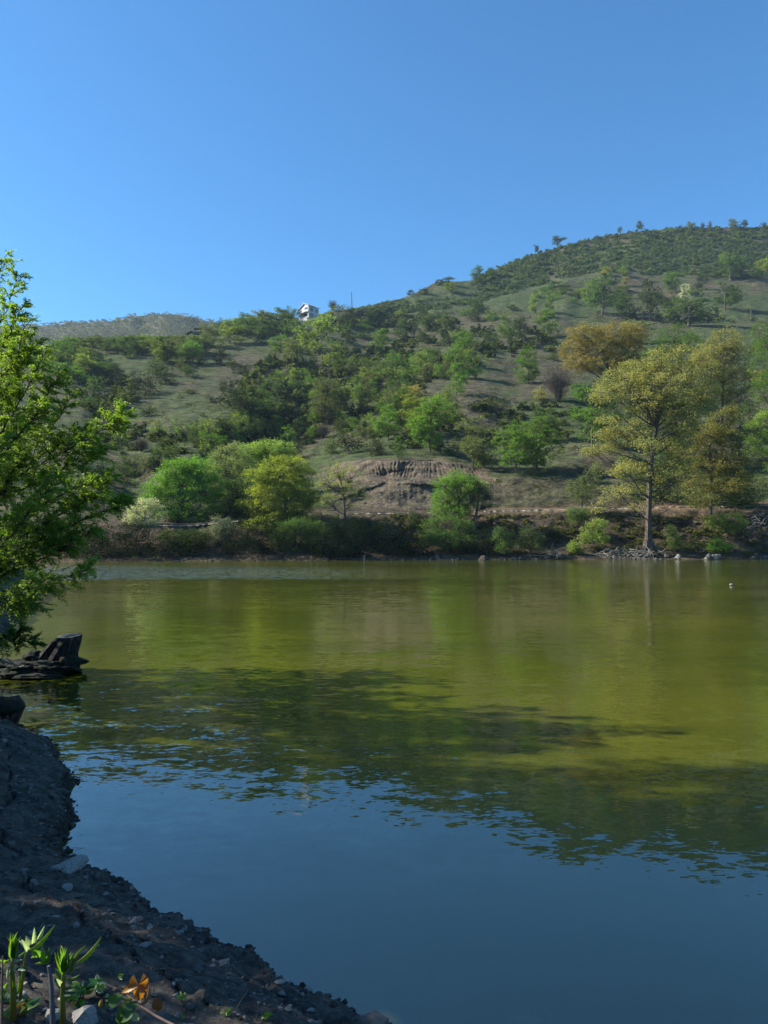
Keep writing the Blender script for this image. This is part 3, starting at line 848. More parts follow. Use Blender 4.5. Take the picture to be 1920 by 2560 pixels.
custom_tree("dense dark green tree filling the gap behind the layered boughs on the right", 128,
    [(1850, 1150), (1850, 1110), (1850, 1060)], [.3, .24, .12],
    [(1850, 1060, 44, 34), (1720, 1180, 60, 40), (1800, 1150, 50, 40), (1560, 1000, 50, 40), (1600, 1050, 50, 40), (1750, 990, 50, 34), (1890, 1030, 34, 34), (1700, 1120, 60, 40), (1760, 1060, 60, 50), (1880, 1120, 44, 44), (1650, 1000, 60, 40), (1580, 960, 60, 40), (1640, 1080, 60, 44)],
    'E', 1300, 16, .6, .34, .7, seed=12, jit=.6, twig=.02, limbs=False)

custom_tree("fresh green tree seen behind the trunk of the tall old tree", 112,
    [(1672, 1262), (1672, 1220), (1670, 1160)], [.3, .24, .12],
    [(1640, 1190, 50, 34), (1700, 1180, 50, 36), (1590, 1170, 40, 30), (1660, 1120, 50, 30), (1730, 1230, 40, 26), (1620, 1230, 44, 22)], 'G', 700, 20, .5, .28, .7, seed=13, jit=.7, twig=.015)
custom_tree("olive green tree low behind the slender ochre tree at the end of the path", 108,
    [(1840, 1290), (1840, 1260), (1838, 1220)], [.25, .2, .1],
    [(1800, 1230, 44, 28), (1850, 1240, 44, 28), (1890, 1220, 40, 34), (1760, 1262, 40, 20), (1870, 1272, 46, 18), (1820, 1190, 40, 26)], 'E', 650, 20, .48, .27, .7, seed=14, jit=1.1, twig=.015)

# ---- trees along the water on the left and in the middle
custom_tree("mid green tree filling the gap between the bright green and the big yellow green trees", 101,
    [(600, 1345), (600, 1310), (598, 1260)], [.3, .24, .12],
    [(590, 1235, 40, 30), (620, 1260, 40, 30), (570, 1275, 40, 28), (610, 1300, 44, 24), (640, 1320, 34, 20), (565, 1310, 30, 18), (590, 1335, 40, 14)], 'E', 820, 22, .42, .25, .65, seed=31, jit=1.0, twig=.013)
custom_tree("bright fresh green tree with a short forked trunk above the path on the left", 100,
    [(463, 1326), (463, 1305), (460, 1270), (455, 1220)], [.42, .34, .24, .14],
    [(440, 1180, 40, 26), (480, 1165, 40, 22), (520, 1180, 38, 28), (400, 1215, 30, 26), (450, 1215, 50, 26), (510, 1225, 46, 30), (395, 1250, 30, 22), (440, 1255, 50, 26), (500, 1265, 50, 26), (425, 1285, 40, 18), (540, 1215, 30, 34), (480, 1290, 50, 16), (545, 1255, 30, 26), (385, 1235, 22, 22), (460, 1165, 30, 16)],
    'G', 1250, 26, .42, .25, .6, seed=20, jit=1.35, twig=.015)
custom_tree("grey green tree with a fine twiggy crown behind the bright green one", 112,
    [(575, 1300), (572, 1240), (570, 1180)], [.3, .24, .12],
    [(560, 1140, 36, 24), (590, 1130, 36, 22), (540, 1170, 34, 26), (580, 1175, 44, 30), (610, 1170, 36, 30), (560, 1215, 42, 30), (600, 1225, 40, 34), (575, 1260, 46, 26)],
    'R', 1050, 22, .42, .24, .7, seed=21, jit=1.6, twig=.016)
custom_tree("mid green tree whose flat top shows behind the big yellow green tree", 118,
    [(670, 1260), (668, 1200), (665, 1150)], [.3, .24, .12],
    [(630, 1130, 36, 18), (670, 1125, 40, 20), (710, 1125, 32, 16), (640, 1155, 44, 24), (700, 1155, 40, 24), (660, 1190, 60, 26)],
    'L', 900, 22, .5, .27, .6, seed=22, jit=1.3, twig=.016)
custom_tree("big yellow green tree with tiered boughs left of the cut bank", 97,
    [(725, 1385), (722, 1330), (715, 1260), (708, 1200)], [.4, .34, .26, .14],
    [(690, 1165, 46, 20), (730, 1160, 40, 20), (650, 1190, 40, 18), (700, 1195, 56, 22), (755, 1190, 36, 22), (640, 1225, 36, 14), (690, 1230, 58, 20), (750, 1230, 44, 22), (620, 1262, 36, 10), (670, 1262, 50, 16), (735, 1270, 50, 20), (690, 1295, 44, 12), (650, 1312, 44, 16), (705, 1325, 50, 14), (760, 1305, 36, 16), (780, 1250, 26, 18), (640, 1285, 30, 8)],
    'Y', 1500, 26, .42, .25, .5, seed=23, jit=1.2, twig=.016)
custom_tree("olive green bushy tree hanging to the water under the big yellow green tree", 92,
    [(740, 1392), (738, 1360), (735, 1330)], [.3, .24, .12],
    [(710, 1330, 36, 22), (750, 1320, 40, 22), (790, 1330, 32, 24), (705, 1362, 30, 20), (740, 1360, 44, 22), (785, 1365, 36, 20), (715, 1378, 26, 12), (800, 1345, 24, 20)],
    'E', 820, 22, .36, .2, .6, seed=24, jit=1.0, twig=.014)
custom_tree("thin open tree with sparse yellow leaves and visible branches before the cut bank", 94,
    [(867, 1382), (866, 1330), (862, 1280), (858, 1230)], [.26, .2, .14, .08],
    [(845, 1180, 40, 22), (880, 1195, 34, 22), (815, 1210, 32, 20), (855, 1225, 46, 24), (900, 1235, 26, 20), (820, 1255, 40, 20), (875, 1262, 34, 20), (800, 1285, 36, 8), (830, 1292, 26, 6)],
    'Y', 430, 9, .34, .2, .5, seed=25, jit=1.1, twig=.03, shell=.2)
custom_tree("bright light green tree in front of the right end of the cut bank", 99,
    [(1150, 1330), (1150, 1290), (1146, 1250)], [.3, .24, .14],
    [(1140, 1195, 32, 18), (1110, 1215, 30, 20), (1160, 1215, 36, 24), (1200, 1210, 26, 16), (1110, 1245, 32, 20), (1155, 1250, 40, 24), (1195, 1240, 30, 20), (1100, 1275, 28, 14), (1140, 1280, 40, 18)],
    'G', 800, 24, .36, .22, .6, seed=26, jit=1.3, twig=.016)
custom_tree("half bare twiggy tree leaning against the right side of the light green tree", 98,
    [(1186, 1330), (1190, 1290), (1196, 1250), (1200, 1215)], [.24, .18, .12, .08],
    [(1200, 1225, 34, 26), (1222, 1240, 26, 20), (1180, 1245, 24, 22), (1208, 1270, 28, 16)],
    'S', 300, 4, .4, .2, .6, seed=27, twig=.04, shell=.2)
custom_tree("olive green bushy tree hanging over the water below the light green tree", 94.5,
    [(1110, 1390), (1112, 1350), (1115, 1320)], [.3, .24, .12],
    [(1075, 1320, 32, 22), (1115, 1310, 44, 24), (1155, 1320, 34, 24), (1070, 1348, 28, 14), (1110, 1350, 46, 20), (1155, 1352, 34, 18)],
    'E', 700, 22, .38, .2, .6, seed=28, jit=1.25, twig=.014)
custom_tree("bright white blossoming bush above the dark thicket on the far left shore", 95,
    [(365, 1330), (364, 1300), (362, 1280)], [.2, .16, .1],
    [(345, 1280, 24, 16), (370, 1262, 26, 16), (392, 1280, 20, 20), (360, 1300, 34, 18), (385, 1310, 24, 14), (335, 1300, 18, 12)],
    'W', 420, 20, .36, .2, .5, seed=29, name="blossom_bush", cat="bush", twig=.012)
custom_tree("dull grey bush with few white blossoms low in the dark thicket", 92,
    [(555, 1372), (555, 1350)], [.2, .1],
    [(530, 1340, 30, 20), (565, 1325, 30, 22), (520, 1355, 24, 12), (590, 1350, 32, 22), (550, 1310, 26, 22)],
    (.15, .17, .15), 420, 20, .36, .2, .5, seed=30, name="blossom_bush", cat="bush", twig=.012)
TH = [  # thickets: colour factors lowered to paint in the shade they stand in
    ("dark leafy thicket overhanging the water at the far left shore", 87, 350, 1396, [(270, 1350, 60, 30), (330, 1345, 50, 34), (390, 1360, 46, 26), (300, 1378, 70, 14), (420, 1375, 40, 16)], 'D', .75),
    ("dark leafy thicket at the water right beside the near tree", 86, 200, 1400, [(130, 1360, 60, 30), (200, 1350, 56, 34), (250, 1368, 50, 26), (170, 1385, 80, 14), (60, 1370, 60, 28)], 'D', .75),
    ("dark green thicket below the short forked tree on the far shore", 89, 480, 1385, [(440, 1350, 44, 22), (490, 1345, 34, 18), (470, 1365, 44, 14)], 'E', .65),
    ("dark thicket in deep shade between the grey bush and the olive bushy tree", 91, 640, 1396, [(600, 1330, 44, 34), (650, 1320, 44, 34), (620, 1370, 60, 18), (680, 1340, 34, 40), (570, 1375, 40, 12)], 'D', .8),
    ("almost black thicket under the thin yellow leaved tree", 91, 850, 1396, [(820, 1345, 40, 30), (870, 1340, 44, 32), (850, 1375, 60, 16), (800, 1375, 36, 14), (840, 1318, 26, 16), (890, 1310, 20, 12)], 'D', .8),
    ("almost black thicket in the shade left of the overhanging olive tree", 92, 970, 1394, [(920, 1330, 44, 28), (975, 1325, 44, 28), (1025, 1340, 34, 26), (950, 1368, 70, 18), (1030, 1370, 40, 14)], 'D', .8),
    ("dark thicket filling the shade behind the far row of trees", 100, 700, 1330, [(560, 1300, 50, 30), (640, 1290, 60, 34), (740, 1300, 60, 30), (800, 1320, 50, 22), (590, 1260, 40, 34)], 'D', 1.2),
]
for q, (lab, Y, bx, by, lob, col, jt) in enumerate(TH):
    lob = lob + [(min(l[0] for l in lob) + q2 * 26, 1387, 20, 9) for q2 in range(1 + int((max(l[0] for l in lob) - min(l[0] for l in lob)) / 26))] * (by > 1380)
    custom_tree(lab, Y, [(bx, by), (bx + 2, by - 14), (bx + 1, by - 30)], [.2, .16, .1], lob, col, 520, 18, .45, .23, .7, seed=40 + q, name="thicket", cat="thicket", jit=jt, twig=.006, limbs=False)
SB = [
    ("small yellowish green bush clinging to the dark bank right of centre, at the water", 92, 1262, 1386, [(1250, 1345, 20, 16), (1262, 1365, 24, 14), (1245, 1330, 10, 10)], 'E', 1.5, 200),
    ("dark spreading bush between the two small bushes at the water right of centre", 93.5, 1215, 1385, [(1200, 1350, 40, 24), (1235, 1355, 30, 20), (1270, 1345, 34, 18)], 'D', 1.1, 240),
    ("drooping olive bush with thin stems left of the glowing yellow one at the water", 94, 1325, 1384, [(1320, 1330, 22, 16), (1340, 1350, 24, 16), (1308, 1362, 20, 14), (1345, 1370, 20, 8)], 'S', 1.5, 240),
    ("small glowing yellow green bush at the water left of the tall old tree", 94.5, 1437, 1385, [(1434, 1368, 13, 12), (1446, 1376, 10, 7)], 'L', 1.5, 130),
    ("light green bush on the bare bank directly left of the old trunk", 96, 1485, 1362, [(1480, 1325, 24, 20), (1462, 1345, 18, 12), (1500, 1345, 22, 14), (1500, 1310, 18, 12)], 'L', 1.2, 260),
    ("low green bush below the path under the grey green tree", 99, 1443, 1303, [(1432, 1283, 18, 12), (1455, 1285, 18, 12), (1443, 1296, 24, 8)], 'E', 1.5, 160),
    ("grey green feathery small tree with upright twigs beside the path", 103, 1455, 1268, [(1440, 1220, 26, 30), (1475, 1200, 26, 30), (1490, 1175, 20, 18), (1455, 1240, 32, 16)], 'R', 1.35, 340),
    ("low light green bush under the slender ochre tree at the end of the path", 99, 1815, 1330, [(1790, 1305, 28, 16), (1825, 1300, 32, 18), (1850, 1310, 20, 12), (1815, 1320, 34, 10)], 'L', 1.0, 340),
    ("small bright green bush near the water right of the old tree's roots", 96, 1800, 1380, [(1792, 1358, 16, 16), (1812, 1368, 22, 10), (1785, 1370, 14, 8)], 'G', 1.2, 160),
    ("narrow upright green sapling on the bank just right of the old trunk", 96.5, 1688, 1378, [(1680, 1325, 12, 12), (1684, 1345, 16, 12), (1694, 1364, 20, 12)], 'E', 1.5, 160),
    ("small round bush on the lip of the path before the cut bank", 98, 1040, 1318, [(1038, 1298, 16, 16), (1030, 1308, 14, 10)], 'S', 1.3, 120),
    ("low brownish bush at the top of the bank left of the drooping olive bush", 98.5, 1390, 1345, [(1380, 1330, 16, 8), (1400, 1335, 14, 7)], 'S', 1.2, 90),
]
for q, (lab, Y, bx, by, lob, col, jt, nc_) in enumerate(SB):
    custom_tree(lab, Y, [(bx, by), (bx, by - 8), (bx + 1, by - 18)], [.1, .08, .04], lob, col, nc_, 20, .28, .19, .7, seed=60 + q, name="bush", cat="bush", jit=jt, twig=.012, depth=.4)

# ---- trees and bushes one by one on the hillside: kind, centre, foot, width, height, colour, what singles it out
VEG = [
 # ridge and skyline
 ('t', 1340, 636, 17, 24, 'S', "small lone tree on the skyline shoulder, lower of the two there"),
 ('t', 1395, 620, 34, 28, 'S', "round lone tree on the skyline above the shoulder of the high hill"),
 ('t', 1550, 580, 14, 18, 'S', "tiny sapling on the skyline left of the round hilltop tree"),
 ('t', 1602, 575, 24, 24, 'S', "compact round tree on the highest skyline"),
 ('n', 1700, 578, 22, 16, 'N', "brownish bare shrub on the top skyline"),
 ('t', 1725, 576, 24, 22, 'R', "pale tree on the top skyline right of the brownish shrub"),
 ('n', 1757, 576, 14, 22, 'N', "thin bare bush poking above the top skyline"),
 ('n', 1775, 575, 12, 26, 'N', "spindly bare sapling on the top skyline"),
 ('t', 1836, 573, 30, 26, 'R', "greyish spreading tree on the top skyline near the right"),
 ('t', 1858, 572, 22, 20, 'S', "darker tree touching the greyish one on the top skyline"),
 ('t', 1908, 580, 18, 24, 'S', "small tree on the top skyline at the far right"),
 ('t', 1198, 712, 50, 42, 'E', "green tree at the edge of the high hill where the skyline steps up"),
 ('t', 1226, 693, 26, 24, 'E', "small tree on the skyline just above the green edge tree"),
 ('t', 1122, 712, 34, 18, 'S', "low tree on top of the bare earth knoll"),
 ('t', 1100, 714, 28, 14, 'S', "low bush-like tree on the left brow of the bare knoll"),
 ('t', 1130, 734, 30, 26, 'L', "bright little tree in the notch of the bare knoll"),
 ('t', 1028, 742, 16, 16, 'S', "tiny tree on the thin ridge left of the bare knoll"),
 ('t', 1060, 738, 28, 14, 'S', "low shrubby tree on the thin ridge beside the pale rocks"),
 ('n', 832, 776, 26, 26, 'N', "bare reddish tree on the ridge right of the white house"),
 # around the house
 ('t', 737, 802, 26, 26, 'E', "dark pointed tree directly left of the white house"),
 ('t', 700, 835, 70, 58, 'E', "green tree below and left of the white house"),
 ('t', 655, 838, 62, 52, 'R', "dull green tree on the ridge two crowns left of the white house"),
 ('t', 615, 842, 56, 46, 'E', "green ridge tree with a rounded crown left of the white house"),
 ('t', 575, 858, 60, 50, 'L', "lighter ridge tree at the upper end of the bare pasture"),
 ('t', 530, 868, 60, 46, 'R', "dull tree on the ridge where the pasture narrows"),
 ('t', 640, 862, 70, 56, 'E', "dark green tree standing at the top edge of the pasture"),
 ('t', 818, 848, 62, 54, 'L', "tall light green tree right below the white house"),
 ('t', 845, 830, 54, 56, 'R', "grey green tree right of the light green one below the house"),
 ('t', 795, 885, 86, 80, 'L', "large yellow green tree on the slope under the white house"),
 ('t', 850, 880, 60, 60, 'E', "green tree touching the large yellow green one under the house"),
 ('t', 735, 866, 64, 56, 'E', "mid green tree left of the large yellow green one under the house"),
 ('t', 742, 918, 80, 58, 'R', "broad dull green tree at the right end of the pasture"),
 ('t', 700, 880, 44, 36, 'G', "small fresh green tree above the broad dull one at the pasture end"),
 ('t', 822, 952, 66, 78, 'L', "pale yellow green upright tree at the head of the shaded gully"),
 ('t', 733, 980, 40, 52, 'L', "small pale upright tree at the right rim of the pasture"),
 ('t', 878, 812, 40, 36, 'S', "shaded tree beside the utility poles on the ridge"),
 ('t', 912, 850, 50, 46, 'E', "green tree on the slope below the leaning pole"),
 ('t', 946, 886, 52, 56, 'G', "fresh green tree alone above the gully, below the leaning pole"),
 ('t', 912, 806, 44, 34, 'E', "low green tree right of the tall bare post"),
 ('t', 1000, 843, 44, 40, 'E', "round green tree on the upper grass left of the spur"),
 ('t', 998, 806, 24, 26, 'L', "small bright tree high on the dark scrubby slope"),
 ('t', 1065, 830, 44, 40, 'E', "round green tree next to its bare neighbour on the upper grass"),
 ('t', 1036, 842, 34, 34, 'S', "grey bushy tree between the two round green ones on the upper grass"),
 ('t', 1057, 868, 30, 38, 'S', "thin tree leaning on the crest of the earth spur"),
 ('t', 1056, 800, 26, 24, 'S', "small yellowish tree beside the bright one on the scrubby slope"),
 ('t', 1125, 866, 60, 60, 'S', "grey green tree at the crest of the brown spur"),
 ('t', 1160, 884, 60, 54, 'G', "light green tree in front of the grey one on the spur"),
 ('t', 1194, 802, 46, 50, 'E', "green tree on the middle slope below the knoll"),
 ('t', 1340, 790, 32, 54, 'L', "slim bright tree, left of the two on the right middle slope"),
 ('t', 1373, 784, 30, 50, 'L', "slim bright tree, right of the two on the right middle slope"),
 ('t', 1364, 846, 60, 62, 'G', "fresh green tree right under the two slim bright trees"),
 ('t', 1310, 858, 40, 60, 'S', "dull narrow tree beside the fresh green one on the right middle slope"),
 ('t', 1278, 862, 36, 44, 'E', "green tree at the foot of the dull narrow one"),
 ('t', 1503, 790, 84, 92, 'E', "big dark sided tree next to the pole on the right slope"),
 ('t', 1476, 760, 44, 48, 'L', "yellow green tree half before the big dark sided one"),
 ('t', 1575, 800, 66, 52, 'E', "low green tree left of the white trunked one"),
 ('t', 1625, 802, 56, 92, 'S', "tree with a twisted white trunk on the right slope"),
 ('t', 1720, 818, 104, 70, 'E', "very wide low crowned green tree on the right slope"),
 ('t', 1690, 735, 52, 48, 'G', "bright green tree above the white blossoming one"),
 ('t', 1712, 752, 26, 36, 'W', "small white blossoming tree on the right slope"),
 ('t', 1812, 776, 66, 56, 'E', "flat topped umbrella shaped tree by the right meadow"),
 ('t', 1826, 702, 80, 60, 'E', "wide green tree below the dense scrub near the right"),
 ('t', 1806, 662, 28, 30, 'L', "small light tree standing out of the dense scrub above the wide green one"),
 ('t', 1908, 700, 40, 54, 'Y', "yellowing tree at the right edge below the scrub"),
 ('t', 1758, 726, 30, 36, 'S', "narrow dull tree between the scrub and the right meadow"),
 ('t', 1566, 716, 24, 26, 'O', "small orange tree below the power line"),
 ('t', 1514, 690, 26, 22, 'O', "faint orange tree at the lower edge of the dense scrub"),
 ('t', 1556, 692, 30, 24, 'L', "small yellow green tree beside the faint orange one"),
 ('t', 1590, 858, 70, 50, 'R', "greyish yellow tree peeping above the rust tree"),
 # slopes in the middle
 ('m', 1342, 1180, 90, 110, 'G', "large green tree, right half of the pair left of the bare strip of slope"),
 ('m', 1290, 1185, 86, 100, 'G', "large green tree, left half of the pair above the grassy bank"),
 ('m', 1360, 1110, 70, 76, 'E', "green tree behind the top of the large pair"),
 ('m', 1182, 1170, 74, 104, 'R', "pale olive tree with a thin visible trunk above the right end of the cut bank"),
 ('m', 1320, 960, 54, 72, 'G', "small fresh tree on the bare brown slope, left of the leafless shrub"),
 ('m', 1075, 1130, 86, 112, 'G', "dark fresh green tree in the cluster above the cut bank"),
 ('m', 1045, 1090, 80, 80, 'Y', "yellowish topped tree of the cluster above the cut bank"),
 ('m', 1120, 1080, 56, 90, 'L', "light upright tree on the right of the cluster above the cut bank"),
 ('m', 1000, 1082, 70, 90, 'E', "green tree on the left of the cluster above the cut bank"),
 ('m', 970, 1100, 60, 70, 'G', "low fresh green tree at the left foot of the cluster above the cut bank"),
 ('m', 1025, 1020, 56, 46, 'O', "brown olive tree just behind the cluster"),
 ('t', 996, 1146, 30, 48, 'E', "small cone shaped green tree alone on the grass above the cut bank"),
 ('t', 1142, 990, 46, 70, 'G', "fresh green slim tree on the bare slope above the cluster"),
 ('t', 1160, 948, 50, 60, 'E', "green tree behind the slim one on the bare slope"),
 ('m', 820, 1062, 76, 94, 'R', "grey green open tree in the middle of the dark gully"),
 ('t', 790, 1016, 34, 38, 'G', "bright green small tree at the left of the open one in the gully"),
 ('t', 783, 1062, 30, 34, 'G', "bright little tree below the open one in the gully"),
 ('t', 775, 1100, 28, 30, 'G', "bright little tree at the lower end of the gully"),
 ('t', 882, 1092, 36, 40, 'G', "bright small tree on the slope left above the cut bank"),
 ('b', 830, 1136, 44, 34, 'E', "green bush left above the ribbed cut"),
 ('b', 872, 1136, 56, 50, 'S', "grey bush above the left end of the ribbed cut"),
 ('b', 940, 1138, 50, 36, 'S', "grey brown bush on the rim of the ribbed cut"),
 ('b', 850, 1082, 44, 32, 'S', "dull bush left of the bright small tree above the cut"),
 ('b', 920, 1096, 54, 34, 'R', "dull spreading bush right of the bright small tree above the cut"),
 ('n', 808, 1096, 44, 34, 'N', "brown leafless bush at the lower end of the gully"),
 ('b', 1125, 1140, 50, 34, 'E', "green bush under the cluster near the rim of the cut"),
 ('b', 1210, 1170, 50, 46, 'E', "dark bush behind the trunk of the pale olive tree"),
 ('n', 1395, 1006, 84, 88, 'N', "big leafless purple brown shrub on the bare slope"),
 ('b', 1245, 1034, 48, 36, 'S', "grey bush on the brown slope above the large green pair"),
 ('b', 1352, 1000, 40, 26, 'P', "straw coloured bush at the foot of the leafless shrub"),
 ('m', 1480, 1120, 90, 130, 'G', "fresh green tree half hidden behind the ochre leaves of the old tree"),
 ('b', 1500, 1090, 60, 50, 'S', "grey bush under the fresh green tree behind the old one"),
 ('m', 1560, 1010, 80, 110, 'E', "dark tree seen between the rust tree and the old tree"),
 # pasture
 ('b', 363, 984, 54, 44, 'S', "largest grey green bush on the left of the pasture"),
 ('b', 413, 961, 44, 26, 'S', "wide dark bush near the top of the pasture"),
 ('b', 390, 940, 44, 36, 'E', "green bush at the edge of the pasture under the trees"),
 ('b', 468, 943, 38, 26, 'E', "green bush on the upper pasture, right of the wide dark one"),
 ('b', 452, 922, 28, 24, 'L', "light bush above the green one on the upper pasture"),
 ('b', 551, 912, 40, 46, 'S', "twiggy upright bush at the top of the pasture"),
 ('b', 502, 914, 26, 24, 'E', "dark bush left of the twiggy upright one"),
 ('b', 578, 918, 24, 18, 'E', "little dark bush right of the twiggy upright one"),
 ('b', 600, 934, 40, 26, 'S', "dull bush on the brown side of the pasture"),
 ('b', 573, 979, 38, 28, 'S', "dark lone bush in the middle right of the pasture"),
 ('b', 539, 1006, 32, 18, 'S', "small dark lone bush below the middle of the pasture"),
 ('b', 475, 985, 28, 11, 'E', "flat little bush in the very middle of the pasture"),
 ('b', 368, 1042, 36, 24, 'E', "dark lone bush near the lower left of the pasture"),
 ('b', 505, 1042, 18, 10, 'E', "tiny bush at the lower edge of the pasture"),
 ('b', 305, 1006, 34, 28, 'L', "yellow green bush on the left of the pasture"),
 ('b', 285, 1012, 22, 34, 'S', "thin brown bush beside the yellow green one"),
 ('b', 340, 996, 30, 20, 'E', "dark bush below the largest grey green one"),
 ('b', 372, 996, 26, 18, 'S', "spiky little bush right of the dark one in the pasture"),
 ('b', 275, 960, 30, 34, 'E', "green bush at the left end of the pasture under the trees"),
 ('b', 296, 952, 30, 30, 'R', "dull bush touching the green one at the left end of the pasture"),
 ('b', 232, 988, 46, 40, 'E', "green bush behind the leaves of the near tree"),
 ('b', 280, 988, 30, 16, 'E', "low dark bush left in the pasture"),
 ('b', 224, 1016, 40, 20, 'E', "low dark bush at the left border of the pasture"),
 ('b', 283, 1066, 56, 46, 'S', "brownish green bush below the left end of the pasture"),
 ('b', 260, 1044, 40, 26, 'S', "small brownish bush behind the brownish green one"),
 ('t', 668, 905, 16, 14, 'E', "tiny dark bush-like tree on the upper pasture"),
 # below the pasture
 ('b', 466, 1100, 50, 46, 'G', "rounded green bush on the rim below the pasture"),
 ('b', 516, 1096, 60, 40, 'L', "pale green bush right of the rounded green one below the pasture"),
 ('b', 400, 1098, 36, 36, 'L', "light bush at the left of the rim below the pasture"),
 ('b', 566, 1076, 40, 36, 'L', "light rounded bush on the rim, third from the left"),
 ('b', 603, 1074, 38, 34, 'L', "light rounded bush at the right end of the rim below the pasture"),
 ('b', 590, 1022, 60, 46, 'S', "grey bush at the lower right corner of the pasture"),
 ('b', 648, 1034, 66, 44, 'E', "green bush right of the grey corner bush"),
 ('b', 619, 992, 26, 20, 'L', "small light bush above the grey corner bush"),
 ('b', 514, 1136, 30, 32, 'L', "pale bush under the rim, near the grey twiggy tree"),
 ('b', 550, 1120, 34, 26, 'G', "green bush under the rim, left above the flat topped tree"),
 ('b', 584, 1116, 34, 34, 'G', "green bush under the rim, behind the flat topped tree"),
 ('b', 640, 1110, 50, 34, 'E', "dark green bush behind the flat topped tree"),
 ('b', 664, 1094, 34, 24, 'L', "light bush in the shade above the flat topped tree"),
 ('b', 362, 1178, 62, 34, 'R', "pale mound shaped bush on the dark slope beside the near tree"),
 ('b', 410, 1126, 40, 26, 'S', "dull bush on the dark slope above the pale mound"),
 ('n', 355, 1130, 50, 34, 'N', "brown leafless bush on the dark slope beside the near tree"),
 ('b', 742, 1148, 44, 46, 'S', "olive bush right behind the big yellow green tree"),
 ('b', 1455, 972, 10, 8, 'E', "tiny bush at the foot of the rust tree"),
 ('b', 1555, 748, 26, 16, 'E', "low dark bush under the big dark sided tree"),
 ('b', 1380, 900, 40, 12, 'E', "flat dark bush on the bare slope"),
 ('b', 1385, 880, 36, 14, 'E', "flat green bush above the flat dark one on the bare slope"),
]
for v in VEG:
    k_ = 1.22 if v[0] == 'b' else 1.22 if v[0] == 'm' else 1.15 if v[2] > 720 else 1.0
    put(v[0], v[1], v[2], v[3] * k_, v[4] * k_, v[5], v[6])

# dead stump tree and pole-like snag on the right slope
P = terr(1790., 792.); s = P[1] / F
g = Geo(); g.tube([(0, 0, -1), (0, 0, 12 * s), (1.5 * s, 0, 26 * s)], [8 * s, 5.5 * s, 1.5 * s], 8, 4, .3)
g.tube([(0, 0, 13 * s), (-4 * s, 0, 20 * s), (-5 * s, 0, 26 * s)], [3 * s, 2 * s, .6 * s], 6, 5, .3)
o = thing("dead_tree", tuple(P), "dark broken dead trunk left of the umbrella shaped tree", "dead tree"); obj("trunk", g.mesh("dead_trunk", [M_BARKD]), o)
P = terr(1878., 800.); s = P[1] / F
g = Geo(); g.tube([(0, 0, -1), (0, 0, 22 * s), (1.5 * s, 0, 44 * s)], [1.6 * s, 1.1 * s, .4 * s], 6, 4, .1)
for a, b in [(20, 5), (26, -5), (31, 4), (36, -3)]: g.tube([(0, 0, a * s), (b * s, 0, (a + 7) * s)], [.6 * s, .2 * s], 4, 4, .1)
o = thing("bare_sapling", tuple(P), "thin pale leafless sapling on the right meadow", "tree"); obj("trunk", g.mesh("sapling_trunk", [M_BARK]), o)

# ---- crowded woods and scrub: many alike
LAND = [(772, 775, "the white house"), (910, 795, "the leaning pole"), (857, 785, "the bare reddish tree"), (1100, 720, "the bare earth knoll"), (946, 865, "the lone tree above the gully"), (740, 900, "the broad dull pasture tree"), (822, 915, "the pale upright gully tree"),
        (820, 1020, "the open grey gully tree"), (1045, 1060, "the tree cluster above the cut bank"), (1000, 1170, "the ribbed cut bank"), (1395, 960, "the leafless purple brown shrub"), (1310, 1130, "the large green tree pair"), (1500, 860, "the rust tree"),
        (1160, 850, "the tree on the spur crest"), (1364, 815, "the slim bright tree pair"), (1472, 720, "the right slope pole"), (1625, 755, "the white trunked tree"), (1720, 780, "the low crowned wide tree"), (1812, 745, "the umbrella shaped tree"), (1690, 705, "the white blossoming slope tree"),
        (363, 960, "the largest pasture bush"), (338, 845, "the small brown hut"), (495, 828, "the raised shelter"), (551, 805, "the skyline crossarm pole"), (573, 960, "the lone dark pasture bush"), (466, 1078, "the rounded green rim bush"), (590, 1050, "the pasture corner bush"), (362, 1165, "the pale mound bush"),
        (1194, 775, "the green tree under the knoll"), (1142, 950, "the slim tree above the cluster"), (187, 855, "the two thin far poles"), (1342, 1000, "the straw coloured bush"), (700, 860, "the little fresh tree above the pasture"), (1320, 920, "the fresh tree on brown slope"), (1020, 820, "the upper grass patch"), (640, 1120, "the flat topped shore tree")]
CN = {'E': 'green', 'R': 'grey green', 'L': 'light green', 'G': 'bright green', 'D': 'dark green', 'S': 'dull green', 'N': 'brownish', 'Y': 'yellowish'}
SEEN = set()
